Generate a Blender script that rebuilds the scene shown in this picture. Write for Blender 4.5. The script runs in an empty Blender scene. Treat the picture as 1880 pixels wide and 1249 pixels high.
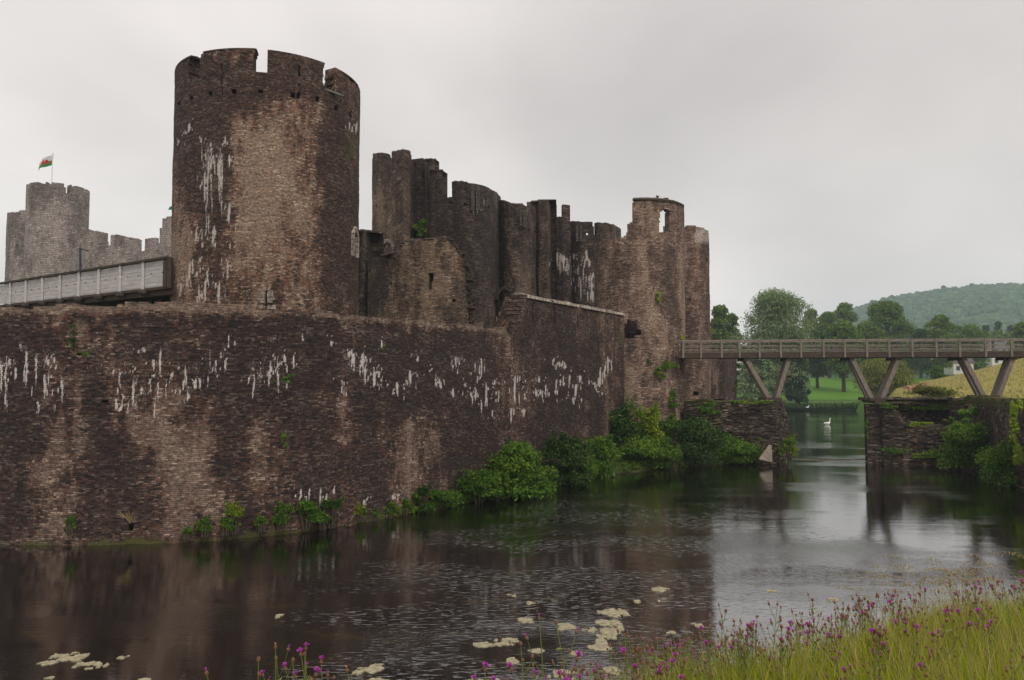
import bpy, math, random
import numpy as np
from mathutils import Vector
random.seed(7); RNG = np.random.default_rng(7)
S = bpy.context.scene; COL = S.collection
R = math.radians
# ------------------------------------------------------------------ camera
F = 1400.0; CX = 940.0; CY = 624.5; EYE = 5.5; TH = math.atan(75.5/F)
cam = bpy.data.objects.new('camera', bpy.data.cameras.new('camera')); COL.objects.link(cam)
cam.data.sensor_width = 36; cam.data.lens = F/1880*36; cam.data.clip_end = 6000; cam.data.clip_start = 0.1
cam.location = (0, 0, EYE); cam.rotation_euler = (math.pi/2+TH, 0, 0); S.camera = cam
# ------------------------------------------------------------------ view, world, sun
S.view_settings.view_transform = 'Standard'; S.view_settings.look = 'None'
S.view_settings.gamma = 1; S.view_settings.exposure = 0.14
S.cycles.max_bounces = 6; S.cycles.diffuse_bounces = 3; S.cycles.glossy_bounces = 3
S.cycles.transparent_max_bounces = 6; S.cycles.volume_bounces = 2
SUN_EL, SUN_ROT = 52, 155      # behind the camera, a little to the right
W = bpy.data.worlds.new('World'); S.world = W; W.use_nodes = True
wt = W.node_tree; wn = wt.nodes; wl = wt.links; wn.clear()
def N(tree, t, **kw):
    n = tree.nodes.new(t)
    for k, v in kw.items(): setattr(n, k, v)
    return n
wo = N(wt, 'ShaderNodeOutputWorld'); bg = N(wt, 'ShaderNodeBackground'); wl.new(bg.outputs[0], wo.inputs[0])
sky = N(wt, 'ShaderNodeTexSky'); sky.sky_type = 'NISHITA'; sky.sun_disc = False
sky.sun_elevation = R(SUN_EL); sky.sun_rotation = R(SUN_ROT); sky.air_density = 1.5; sky.dust_density = 4
# the cloud layer: overcast, cloud shapes from noise on the direction flattened to a cloud plane
tc = N(wt, 'ShaderNodeTexCoord'); sep = N(wt, 'ShaderNodeSeparateXYZ'); wl.new(tc.outputs['Generated'], sep.inputs[0])
def wmath(op, a, b=None):
    n = N(wt, 'ShaderNodeMath', operation=op)
    for i, v in enumerate((a, b)):
        if v is None: continue
        if isinstance(v, (int, float)): n.inputs[i].default_value = v
        else: wl.new(v, n.inputs[i])
    return n.outputs[0]
den = wmath('ADD', wmath('MAXIMUM', sep.outputs[2], 0.0), 0.42)
cmb = N(wt, 'ShaderNodeCombineXYZ')
wl.new(wmath('DIVIDE', sep.outputs[0], den), cmb.inputs[0]); wl.new(wmath('DIVIDE', sep.outputs[1], den), cmb.inputs[1])
cn = N(wt, 'ShaderNodeTexNoise'); cn.inputs['Scale'].default_value = 1.25; cn.inputs['Detail'].default_value = 5
cn.inputs['Roughness'].default_value = 0.45; cn.inputs['Distortion'].default_value = 0.3
mp = N(wt, 'ShaderNodeMapping'); mp.inputs['Location'].default_value = (5.3, 0.4, 0); mp.inputs['Scale'].default_value = (0.9, 0.75, 1)
wl.new(cmb.outputs[0], mp.inputs[0]); wl.new(mp.outputs[0], cn.inputs['Vector'])
cr = N(wt, 'ShaderNodeValToRGB'); wl.new(cn.outputs[0], cr.inputs[0])
cr.color_ramp.elements[0].position = 0.30; cr.color_ramp.elements[0].color = (0.375, 0.345, 0.335, 1)
cr.color_ramp.elements[1].position = 0.68; cr.color_ramp.elements[1].color = (0.675, 0.625, 0.60, 1)
# overcast skies are brighter overhead than at the horizon
el = N(wt, 'ShaderNodeMapRange'); wl.new(sep.outputs[2], el.inputs[0])
el.inputs[1].default_value = 0.0; el.inputs[2].default_value = 1.0; el.inputs[3].default_value = 1.50; el.inputs[4].default_value = 1.60
mul = N(wt, 'ShaderNodeVectorMath', operation='SCALE'); wl.new(cr.outputs[0], mul.inputs[0]); wl.new(el.outputs[0], mul.inputs['Scale'])
sc_ = N(wt, 'ShaderNodeVectorMath', operation='SCALE'); wl.new(sky.outputs[0], sc_.inputs[0]); sc_.inputs['Scale'].default_value = 0.1
mx = N(wt, 'ShaderNodeMix', data_type='RGBA'); mx.inputs[0].default_value = 0.95
wl.new(sc_.outputs[0], mx.inputs[6]); wl.new(mul.outputs[0], mx.inputs[7]); wl.new(mx.outputs[2], bg.inputs[0])
bg.inputs[1].default_value = 1.0
sun = bpy.data.objects.new('sun', bpy.data.lights.new('sun', 'SUN')); COL.objects.link(sun)
sun.data.energy = 1.5; sun.data.angle = R(22); sun.data.color = (1, .93, .84)
sa = R(SUN_ROT); sv = Vector((math.sin(sa)*math.cos(R(SUN_EL)), math.cos(sa)*math.cos(R(SUN_EL)), math.sin(R(SUN_EL))))
sun.rotation_euler = sv.to_track_quat('Z', 'Y').to_euler()

# ------------------------------------------------------------------ helpers
def at(px, py, Y):
    """the world point seen at a pixel of the 1880 px photograph, at depth Y"""
    x = (px-CX)/F; y = (CY-py)/F
    ry = math.cos(TH)-y*math.sin(TH); rz = math.sin(TH)+y*math.cos(TH); t = Y/ry
    return Vector((x*t, Y, EYE+rz*t))
def wx(px, Y): return (px-CX)/F*Y
def proj(X, Y, Z):
    dz = Z-EYE; d = Y*math.cos(TH)+dz*math.sin(TH); u = -Y*math.sin(TH)+dz*math.cos(TH)
    d = np.maximum(d, .1)
    return CX+F*X/d, CY-F*u/d
def zat(py, Y, px=940): return at(px, py, Y).z
def _h(ix, iy, s):
    n = (ix.astype(np.int64)*374761393+iy.astype(np.int64)*668265263+s*1442695041) & 0xffffffff
    n = ((n ^ (n >> 13))*1274126177) & 0xffffffff
    return ((n ^ (n >> 16)) & 0xffff)/65535.0
def vn(x, y, s=0):
    x = np.asarray(x, float); y = np.asarray(y, float)
    ix = np.floor(x); iy = np.floor(y); fx = x-ix; fy = y-iy; fx = fx*fx*(3-2*fx); fy = fy*fy*(3-2*fy)
    ix = ix.astype(np.int64); iy = iy.astype(np.int64)
    return (_h(ix, iy, s)*(1-fx)+_h(ix+1, iy, s)*fx)*(1-fy)+(_h(ix, iy+1, s)*(1-fx)+_h(ix+1, iy+1, s)*fx)*fy
def fbm(x, y, s=0, o=4):
    r = 0; a = .5; t = 0
    for k in range(o): r = r+a*vn(np.asarray(x)*2**k, np.asarray(y)*2**k, s+k*17); t += a; a *= .5
    return r/t
def tag(o, label=None, cat=None, group=None, kind=None):
    if label: o['label'] = label
    if cat: o['category'] = cat
    if group: o['group'] = group
    if kind: o['kind'] = kind
    return o
def empty(name, loc, label=None, cat=None, group=None):
    o = bpy.data.objects.new(name, None); COL.objects.link(o); o.location = loc; o.empty_display_size = .3
    return tag(o, label, cat, group)
def mk(name, V, faces, mats, parent=None, uv=None, paint=None, mi=None, smooth=False):
    """faces: list of int arrays (n,3) or (n,4); uv per vertex; paint per vertex RGBA"""
    V = np.asarray(V, np.float32)
    if parent is not None: V = V-np.array(parent.location, np.float32)
    me = bpy.data.meshes.new(name)
    faces = [np.asarray(f, np.int32) for f in faces if len(f)]
    me.vertices.add(len(V)); me.vertices.foreach_set('co', V.ravel())
    loops = np.concatenate([f.ravel() for f in faces]); tot = np.concatenate([np.full(len(f), f.shape[1], np.int32) for f in faces])
    me.loops.add(len(loops)); me.loops.foreach_set('vertex_index', loops)
    me.polygons.add(len(tot)); st = np.concatenate([[0], np.cumsum(tot)[:-1]]).astype(np.int32)
    me.polygons.foreach_set('loop_start', st)
    if mi is not None: me.polygons.foreach_set('material_index', np.asarray(mi, np.int32))
    if uv is not None:
        l = me.uv_layers.new(name='UVMap'); l.data.foreach_set('uv', np.asarray(uv, np.float32)[loops].ravel())
    if paint is not None:
        a = me.attributes.new('paint', 'FLOAT_COLOR', 'POINT'); a.data.foreach_set('color', np.asarray(paint, np.float32).ravel())
    me.update(calc_edges=True); me.validate()
    me.polygons.foreach_set('use_smooth', np.full(len(me.polygons), smooth))
    for m in (mats if isinstance(mats, (list, tuple)) else [mats]): me.materials.append(m)
    o = bpy.data.objects.new(name, me); COL.objects.link(o)
    if parent is not None: o.parent = parent
    return o
class MB:
    """collects simple solids into one mesh"""
    def __init__(s): s.v = []; s.f3 = []; s.f4 = []; s.n = 0
    def add(s, V, f4=(), f3=()):
        s.v.append(np.asarray(V, float)); 
        if len(f4): s.f4.append(np.asarray(f4)+s.n)
        if len(f3): s.f3.append(np.asarray(f3)+s.n)
        s.n += len(V)
    def box(s, c, d, rz=0, jit=0):
        c = np.array(c, float); d = np.array(d, float)/2
        v = np.array([[x, y, z] for x in (-1, 1) for y in (-1, 1) for z in (-1, 1)])*d
        if jit: v += RNG.uniform(-jit, jit, v.shape)
        ca, sa = math.cos(rz), math.sin(rz); v = np.c_[v[:, 0]*ca-v[:, 1]*sa, v[:, 0]*sa+v[:, 1]*ca, v[:, 2]]+c
        s.add(v, [[0, 1, 3, 2], [4, 6, 7, 5], [0, 4, 5, 1], [2, 3, 7, 6], [0, 2, 6, 4], [1, 5, 7, 3]])
    def bar(s, a, b, w, h, up=(0, 0, 1)):
        a = np.array(a, float); b = np.array(b, float); d = b-a; d /= np.linalg.norm(d)
        x = np.cross(d, up); 
        if np.linalg.norm(x) < 1e-3: x = np.cross(d, (0, 1, 0))
        x /= np.linalg.norm(x); y = np.cross(x, d)
        v = []
        for p in (a, b):
            for sx, sy in ((-1, -1), (1, -1), (1, 1), (-1, 1)): v.append(p+x*sx*w/2+y*sy*h/2)
        s.add(v, [[3, 2, 1, 0], [4, 5, 6, 7], [0, 1, 5, 4], [1, 2, 6, 5], [2, 3, 7, 6], [3, 0, 4, 7]])
    def tube(s, pts, rad, n=6, sq=1.0):
        pts = np.asarray(pts, float); m = len(pts)
        rad = np.full(m, rad) if np.isscalar(rad) else np.asarray(rad, float)
        T = np.gradient(pts, axis=0); T /= np.linalg.norm(T, axis=1)[:, None]+1e-9
        ref = np.array([0, 0, 1.]) if abs(T[:, 2]).mean() < .8 else np.array([0, 1., 0])
        A = np.cross(T, ref); A /= np.linalg.norm(A, axis=1)[:, None]+1e-9; B = np.cross(A, T)
        an = np.arange(n)/n*2*math.pi
        v = pts[:, None]+rad[:, None, None]*(A[:, None]*np.cos(an)[None, :, None]+sq*B[:, None]*np.sin(an)[None, :, None])
        v = v.reshape(-1, 3); f = []
        i = np.arange(m-1)[:, None]*n; k = np.arange(n)[None]; k2 = (k+1) % n
        f = np.stack([i+k, i+k2, i+n+k2, i+n+k], -1).reshape(-1, 4)
        c0 = len(v); v = np.vstack([v, pts[:1], pts[-1:]])
        f3 = [[c0, (q+1) % n, q] for q in range(n)]+[[c0+1, (m-1)*n+q, (m-1)*n+(q+1) % n] for q in range(n)]
        s.add(v, f, f3)
    def ball(s, c, r, n=8, m=5, jit=0):
        c = np.array(c, float); r = np.array(r, float)*np.ones(3); v = []
        for j in range(1, m):
            t = math.pi*j/m
            for k in range(n):
                p = 2*math.pi*k/n; v.append([math.sin(t)*math.cos(p), math.sin(t)*math.sin(p), math.cos(t)])
        v += [[0, 0, 1], [0, 0, -1]]; v = np.array(v)
        if jit: v *= 1+RNG.uniform(-jit, jit, (len(v), 1))
        v = v*r+c
        f = [[j*n+k, (j+1)*n+k, (j+1)*n+(k+1) % n, j*n+(k+1) % n] for j in range(m-2) for k in range(n)]
        t = (m-1)*n
        s.add(v, f, [[t, k, (k+1) % n] for k in range(n)]+[[t+1, (m-2)*n+(k+1) % n, (m-2)*n+k] for k in range(n)])
    def build(s, name, mat, parent=None, smooth=False):
        V = np.vstack(s.v); fs = []
        if s.f4: fs.append(np.vstack(s.f4))
        if s.f3: fs.append(np.vstack(s.f3))
        return mk(name, V, fs, mat, parent, smooth=smooth, uv=np.c_[V[:, 0]+V[:, 1]*.37, V[:, 2]])

# ------------------------------------------------------------------ materials
def newmat(name):
    m = bpy.data.materials.new(name); m.use_nodes = True; t = m.node_tree; t.nodes.clear()
    o = N(t, 'ShaderNodeOutputMaterial'); p = N(t, 'ShaderNodeBsdfPrincipled'); t.links.new(p.outputs[0], o.inputs[0])
    p.inputs['Roughness'].default_value = .9; p.inputs['Specular IOR Level'].default_value = .25
    return m, t, p, o
class G:
    """tiny node-graph helper"""
    def __init__(s, t): s.t = t
    def put(s, sock, v):
        if hasattr(v, 'is_linked'): s.t.links.new(v, sock)
        else: sock.default_value = v
    def m(s, op, a, b=0.0, clamp=False):
        n = N(s.t, 'ShaderNodeMath', operation=op, use_clamp=clamp); s.put(n.inputs[0], a); s.put(n.inputs[1], b); return n.outputs[0]
    def noise(s, vec, scale=1., detail=3., rough=.5, col=False, dist=0.):
        n = N(s.t, 'ShaderNodeTexNoise'); s.put(n.inputs['Vector'], vec); n.inputs['Scale'].default_value = scale
        n.inputs['Detail'].default_value = detail; n.inputs['Roughness'].default_value = rough; n.inputs['Distortion'].default_value = dist
        return n.outputs['Color' if col else 'Fac']
    def map(s, vec, scale=(1, 1, 1), loc=(0, 0, 0)):
        n = N(s.t, 'ShaderNodeMapping'); s.put(n.inputs[0], vec); n.inputs['Scale'].default_value = scale; n.inputs['Location'].default_value = loc
        return n.outputs[0]
    def ramp(s, fac, stops):
        n = N(s.t, 'ShaderNodeValToRGB'); s.put(n.inputs[0], fac); e = n.color_ramp.elements
        while len(e) < len(stops): e.new(.5)
        for k, (p, c) in enumerate(stops):
            e[k].position = p; e[k].color = (c, c, c, 1) if np.isscalar(c) else (*c, 1)
        return n.outputs[0]
    def mix(s, f, a, b, bt='MIX'):
        n = N(s.t, 'ShaderNodeMix', data_type='RGBA', blend_type=bt); n.clamp_factor = True
        s.put(n.inputs[0], f)
        for k, v in ((6, a), (7, b)):
            if isinstance(v, tuple) and len(v) == 3: v = (*v, 1)
            s.put(n.inputs[k], v)
        return n.outputs[2]
    def bump(s, h, strength, dist, p):
        n = N(s.t, 'ShaderNodeBump'); n.inputs['Strength'].default_value = strength; n.inputs['Distance'].default_value = dist
        s.put(n.inputs['Height'], h); s.t.links.new(n.outputs[0], p.inputs['Normal'])
def stone(name, dark, mid, red, pale, row=.085, wid=.34, stain=.5, tone=0., seed=0, blk=(.016, .013, .014), mossy=.5, bump=1.):
    m, t, p, o = newmat(name); g = G(t)
    uvn = N(t, 'ShaderNodeUVMap'); uv = uvn.outputs[0]
    at_ = N(t, 'ShaderNodeAttribute', attribute_name='paint'); sp = N(t, 'ShaderNodeSeparateColor'); t.links.new(at_.outputs['Color'], sp.inputs[0])
    wh, tn, gr = sp.outputs[0], sp.outputs[1], sp.outputs[2]
    L = (seed*3.7, seed*1.9, 0)
    # courses wander a little
    d = N(t, 'ShaderNodeVectorMath', operation='MULTIPLY_ADD'); g.put(d.inputs[0], g.noise(g.map(uv, (.9, 1.4, 1), L), 1.3, 5, .62, col=True))
    d.inputs[1].default_value = (.7, .022, 0); g.put(d.inputs[2], uv)
    br = N(t, 'ShaderNodeTexBrick'); g.put(br.inputs['Vector'], d.outputs[0]); br.inputs['Scale'].default_value = 1
    br.inputs['Brick Width'].default_value = wid; br.inputs['Row Height'].default_value = row; br.inputs['Mortar Size'].default_value = row*.13
    br.inputs['Mortar Smooth'].default_value = .6; br.inputs['Color1'].default_value = (0, 0, 0, 1); br.inputs['Color2'].default_value = (1, 1, 1, 1)
    br.inputs['Mortar'].default_value = (.5, .5, .5, 1); br.offset = .43; br.squash = .7; br.squash_frequency = 3
    fine = g.noise(g.map(uv, (9, 22, 1), L), 1.3, 4, .7)
    rnd = g.m('ADD', g.m('MULTIPLY', br.outputs[0], .42), g.m('MULTIPLY', g.m('ADD', g.m('MULTIPLY', g.m('SUBTRACT', fine, .5), 1.5), .5), .58))
    mid_n = g.noise(g.map(uv, (1, 1.6, 1), (L[0]+9, L[1], 0)), .9, 5, .6)
    rnd = g.m('ADD', rnd, g.m('MULTIPLY', g.m('SUBTRACT', mid_n, .5), .6))
    rnd = g.m('ADD', g.m('MULTIPLY', g.m('SUBTRACT', rnd, .5), 1.45), .48)
    c = g.ramp(rnd, [(.18, dark), (.37, mid), (.48, red), (.62, mid), (.76, pale), (.95, tuple(min(1, v*1.5) for v in pale))])
    # large weathering: black algae stains run down the wall, paler where washed
    st = g.noise(g.map(uv, (.55, .16, 1), L), 1.0, 6, .62, dist=.25)
    st2 = g.noise(g.map(uv, (2.2, .7, 1), (L[0]+3, L[1], 0)), 1.0, 5, .65)
    v = g.m('ADD', g.m('ADD', g.m('MULTIPLY', st, 1.25), g.m('MULTIPLY', st2, .75)), g.m('SUBTRACT', g.m('MULTIPLY', g.m('SUBTRACT', tn, .5), 1.5), .5))
    v = g.m('ADD', v, tone)
    dk = g.ramp(v, [(.30, 1.0), (.48, .60), (.62, .0)])
    blc = g.mix(.30, (*blk, 1), c)
    c = g.mix(g.m('MULTIPLY', dk, stain*1.9, clamp=True), c, blc)
    lt = g.ramp(v, [(.56, 0.), (.80, 1.)])
    c = g.mix(g.m('MULTIPLY', lt, .5), c, tuple(min(1, q*1.1) for q in pale))
    gr2 = g.noise(g.map(uv, (1, 1.5, 1), (L[0]+5, L[1], 0)), 7., 4, .7)
    gm = g.ramp(gr2, [(.36, .25), (.52, .95), (.66, 1.35)])
    c = g.mix(.85, c, gm, 'MULTIPLY')
    # mortar joints
    c = g.mix(g.m('MULTIPLY', br.outputs['Fac'], .55), c, (.035, .03, .026, 1))
    # lime runs
    wn_ = g.noise(g.map(uv, (13, 5, 1), L), 1.6, 5, .75)
    wf = g.ramp(g.m('ADD', wh, g.m('MULTIPLY', g.m('SUBTRACT', wn_, .5), 2.3)), [(.40, 0.), (.62, 1.)])
    wf = g.m('MULTIPLY', wf, g.m('SUBTRACT', 1.0, g.m('MULTIPLY', br.outputs['Fac'], .5)))
    # little pale specks
    spk = g.ramp(g.noise(g.map(uv, (1, 1.7, 1), L), 13, 2, .6), [(.70, 0.), (.76, .5)])
    wf = g.m('MAXIMUM', wf, g.m('MULTIPLY', spk, g.ramp(st2, [(.5, 0.), (.62, 1.)])))
    c = g.mix(wf, c, (.62, .56, .52, 1))
    # moss and lichen: where asked for and on ledges
    geo = N(t, 'ShaderNodeNewGeometry'); s2 = N(t, 'ShaderNodeSeparateXYZ'); t.links.new(geo.outputs['True Normal'], s2.inputs[0])
    mn = g.noise(geo.outputs['Position'], 2.2, 5, .7)
    mf = g.ramp(g.m('ADD', gr, g.m('MULTIPLY', g.m('SUBTRACT', mn, .5), 1.1)), [(.42, 0.), (.62, 1.)])
    led = g.m('MULTIPLY', g.ramp(s2.outputs[2], [(.45, 0.), (.8, 1.)]), g.ramp(mn, [(.35, .15), (.6, 1.)]))
    c = g.mix(g.m('MULTIPLY', led, mossy, clamp=True), c, (.17, .155, .10, 1))
    c = g.mix(g.m('MULTIPLY', mf, .8), c, g.mix(fine, (.035, .055, .014, 1), (.12, .11, .03, 1)))
    g.put(p.inputs['Base Color'], c)
    h = g.m('ADD', g.m('MULTIPLY', br.outputs['Fac'], -1.), g.m('MULTIPLY', rnd, 1.1))
    g.bump(h, .75*bump, .035, p)
    return m
M = {}
M['outer'] = stone('outer_wall_stone', (.020, .014, .014), (.078, .052, .044), (.21, .088, .052), (.33, .25, .19), stain=.58, tone=.0, seed=1, row=.066, wid=.19)
M['tower'] = stone('tower_stone', (.035, .025, .023), (.155, .098, .074), (.33, .135, .07), (.46, .35, .26), stain=.6, tone=.10, seed=2, row=.072, wid=.20)
M['gate'] = stone('gatehouse_stone', (.034, .027, .025), (.095, .072, .062), (.19, .105, .075), (.27, .205, .155), row=.09, wid=.30, stain=.5, tone=.02, seed=3)
M['ruin'] = stone('ruin_stone', (.06, .043, .034), (.16, .115, .086), (.24, .135, .09), (.38, .285, .19), row=.085, wid=.28, stain=.5, tone=.04, seed=4)
M['round'] = stone('round_tower_stone', (.10, .068, .054), (.25, .175, .135), (.31, .17, .12), (.46, .345, .25), row=.085, wid=.27, stain=.5, tone=.06, seed=5)
M['far'] = stone('far_castle_stone', (.19, .165, .155), (.35, .30, .275), (.36, .285, .245), (.48, .42, .385), row=.2, wid=.5, stain=.42, tone=.10, seed=6, blk=(.08, .065, .06))
M['pier'] = stone('pier_stone', (.02, .016, .014), (.09, .068, .052), (.15, .085, .05), (.32, .25, .18), row=.14, wid=.42, stain=.5, tone=-.02, seed=7, mossy=1., bump=1.6)
M['gate_trim'] = stone('weathered_trim', (.13, .11, .095), (.2, .165, .14), (.2, .165, .14), (.26, .22, .185), row=.3, wid=.5, stain=.4, tone=.05, seed=9)
M['surround'] = stone('pale_dressed_stone', (.32, .27, .23), (.44, .37, .31), (.44, .35, .29), (.55, .48, .41), row=.3, wid=.5, stain=.1, tone=.25, seed=8)
def flat(name, c1, c2, scale=3, rough=.9, stretch=(1, 1, 1), bump=.3, space='Object', spec=.25):
    m, t, p, o = newmat(name); g = G(t); tcn = N(t, 'ShaderNodeTexCoord')
    n = g.noise(g.map(tcn.outputs[space], stretch), scale, 6, .65)
    g.put(p.inputs['Base Color'], g.ramp(n, [(.3, c1), (.7, c2)])); p.inputs['Roughness'].default_value = rough
    p.inputs['Specular IOR Level'].default_value = spec
    g.bump(n, bump, .05, p); return m
M['timber'] = flat('weathered_timber', (.13, .108, .09), (.30, .255, .215), 2.5, stretch=(1.2, 6, 6))
M['timber_v'] = flat('weathered_timber_strut', (.11, .09, .075), (.27, .225, .185), 2.5, stretch=(6, 6, 1.1))
M['timber_dark'] = flat('dark_timber', (.035, .026, .02), (.095, .07, .052), 3, stretch=(1, 4, 4))  # darker timber tone for decks, beams, sills and end posts
M['board'] = flat('silvered_boards', (.36, .335, .32), (.64, .61, .60), 1.6, stretch=(1, 1, 9))
M['rail_dark'] = flat('mossy_rail', (.03, .026, .018), (.08, .07, .045), 3)
M['iron'] = flat('iron', (.02, .02, .022), (.05, .045, .045), 5, .6)
M['steel'] = flat('galvanised_rail', (.12, .11, .10), (.2, .19, .17), 5, .6)
M['bluepipe'] = flat('blue_black_pipe', (.02, .03, .06), (.05, .06, .10), 5, .6)
M['bark'] = flat('bark', (.03, .023, .017), (.09, .07, .05), 4, stretch=(4, 4, 1))
M['white'] = flat('white_feathers', (.68, .67, .64), (.85, .84, .82), 4, .8, bump=.1)
M['crow'] = flat('dark_feathers', (.02, .02, .022), (.06, .055, .055), 4, .6, bump=.1)
M['orange'] = flat('beak', (.5, .18, .03), (.6, .25, .05), 4, .5, bump=.1)
M['palestone'] = flat('pale_stone', (.16, .135, .10), (.38, .33, .27), 4, bump=.8)
M['flag_white'] = flat('flag_white', (.6, .6, .6), (.75, .75, .75), 2, bump=.1)
M['flag_green'] = flat('flag_green', (.01, .20, .05), (.02, .28, .08), 2, bump=.1)
M['flag_red'] = flat('flag_red', (.45, .02, .03), (.55, .04, .04), 2, bump=.1)
M['render'] = flat('house_render', (.55, .52, .50), (.68, .65, .62), 1, bump=.1)
M['pinkrender'] = flat('house_render_brown', (.30, .19, .16), (.4, .27, .23), 1, bump=.1)
M['roof'] = flat('slate_roof', (.08, .08, .09), (.16, .15, .16), 1, bump=.3)
M['glass'] = flat('window_glass', (.02, .025, .03), (.04, .045, .05), 1, .15, bump=0, spec=.6)
M['soil'] = flat('bank_soil', (.04, .03, .02), (.11, .08, .05), 3)
def leaf(name, cols, trans=.35, rough=.65, size_noise=.0):
    m, t, p, o = newmat(name); g = G(t); geo = N(t, 'ShaderNodeNewGeometry')
    oi = N(t, 'ShaderNodeObjectInfo')
    big = g.noise(geo.outputs['Position'], .55, 3, .6)
    r = g.m('ADD', g.m('MULTIPLY', geo.outputs['Random Per Island'], .62), g.m('MULTIPLY', g.m('ADD', big, g.m('MULTIPLY', oi.outputs['Random'], .25)), .38))
    n = len(cols); c = g.ramp(r, [(.12+.76*k/(n-1), cc) for k, cc in enumerate(cols)])
    g.put(p.inputs['Base Color'], c); p.inputs['Roughness'].default_value = rough
    tr = N(t, 'ShaderNodeBsdfTranslucent'); g.put(tr.inputs[0], c)
    ms = N(t, 'ShaderNodeMixShader'); ms.inputs[0].default_value = trans
    t.links.new(p.outputs[0], ms.inputs[1]); t.links.new(tr.outputs[0], ms.inputs[2]); t.links.new(ms.outputs[0], o.inputs[0])
    return m
M['leaf_dark'] = leaf('dark_leaves', [(.010, .026, .007), (.022, .055, .010), (.045, .095, .014), (.08, .14, .02)])
M['leaf_mid'] = leaf('mid_leaves', [(.018, .052, .006), (.045, .12, .010), (.09, .19, .015), (.16, .27, .03)])
M['leaf_bright'] = leaf('bright_leaves', [(.03, .07, .008), (.07, .15, .012), (.14, .24, .02), (.22, .33, .03)])
M['leaf_lime'] = leaf('lime_leaves', [(.06, .11, .01), (.14, .22, .015), (.24, .33, .02), (.34, .40, .03)])
M['leaf_blue'] = leaf('blue_green_leaves', [(.010, .030, .014), (.022, .055, .022), (.045, .09, .03), (.07, .12, .04)])
M['leaf_silver'] = leaf('willow_leaves', [(.07, .11, .045), (.15, .215, .09), (.24, .32, .14), (.34, .42, .20)])
M['leaf_tree'] = leaf('tree_leaves', [(.022, .055, .008), (.06, .12, .014), (.115, .20, .022), (.17, .27, .035)])
M['leaf_treeb'] = leaf('broad_tree_leaves', [(.03, .06, .010), (.07, .13, .018), (.13, .21, .03), (.19, .27, .04)])
M['leaf_olive'] = leaf('olive_leaves', [(.06, .085, .018), (.13, .16, .03), (.21, .24, .05), (.30, .31, .08)])
M['leaf_forest'] = leaf('forest_leaves', [(.010, .036, .010), (.022, .06, .016), (.040, .09, .022), (.07, .125, .03)], trans=.0)
M['grassblade'] = leaf('meadow_blades', [(.12, .20, .010), (.26, .36, .014), (.43, .47, .025), (.58, .46, .10)], trans=.4)
M['drygrass'] = leaf('dry_stalks', [(.30, .22, .09), (.42, .33, .15), (.5, .42, .22)], trans=.3)
M['slope_grass'] = leaf('slope_grass', [(.13, .17, .035), (.27, .26, .07), (.40, .33, .12), (.50, .42, .20)], trans=.3)
M['stem'] = leaf('flower_stems', [(.07, .12, .02), (.13, .19, .03), (.22, .20, .06)], trans=.1)
M['bud'] = flat('flower_buds', (.10, .05, .03), (.26, .14, .08), 90, bump=.2)
M['purple'] = leaf('purple_petals', [(.34, .04, .30), (.50, .07, .46), (.62, .14, .58)], trans=.3)
M['tan'] = leaf('spent_heads', [(.40, .20, .13), (.55, .30, .22), (.62, .42, .33)], trans=.2)

# ------------------------------------------------------------------ masonry builder
def resample(P, du, closed=False):
    P = np.asarray(P, float)
    if closed: P = np.vstack([P, P[:1]])
    s = np.r_[0, np.cumsum(np.linalg.norm(np.diff(P, axis=0), axis=1))]; n = max(2, int(round(s[-1]/du)))
    t = np.linspace(0, s[-1], n+1); Q = np.c_[np.interp(t, s, P[:, 0]), np.interp(t, s, P[:, 1])]
    return (Q[:-1], t[:-1]) if closed else (Q, t)
def smooth(P, k=3):
    P = np.asarray(P, float)
    for _ in range(k):
        Q = [P[0]]
        for a, b in zip(P[:-1], P[1:]): Q += [a*.75+b*.25, a*.25+b*.75]
        P = np.array(Q+[P[-1]])
    return P
def plan(pts): return [(wx(px, Y), Y) for px, Y in pts]
def circle(c, r, n=400): a = np.arange(n)/n*2*math.pi+math.pi/2; return np.c_[c[0]+r*np.cos(a), c[1]+r*np.sin(a)]
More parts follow.
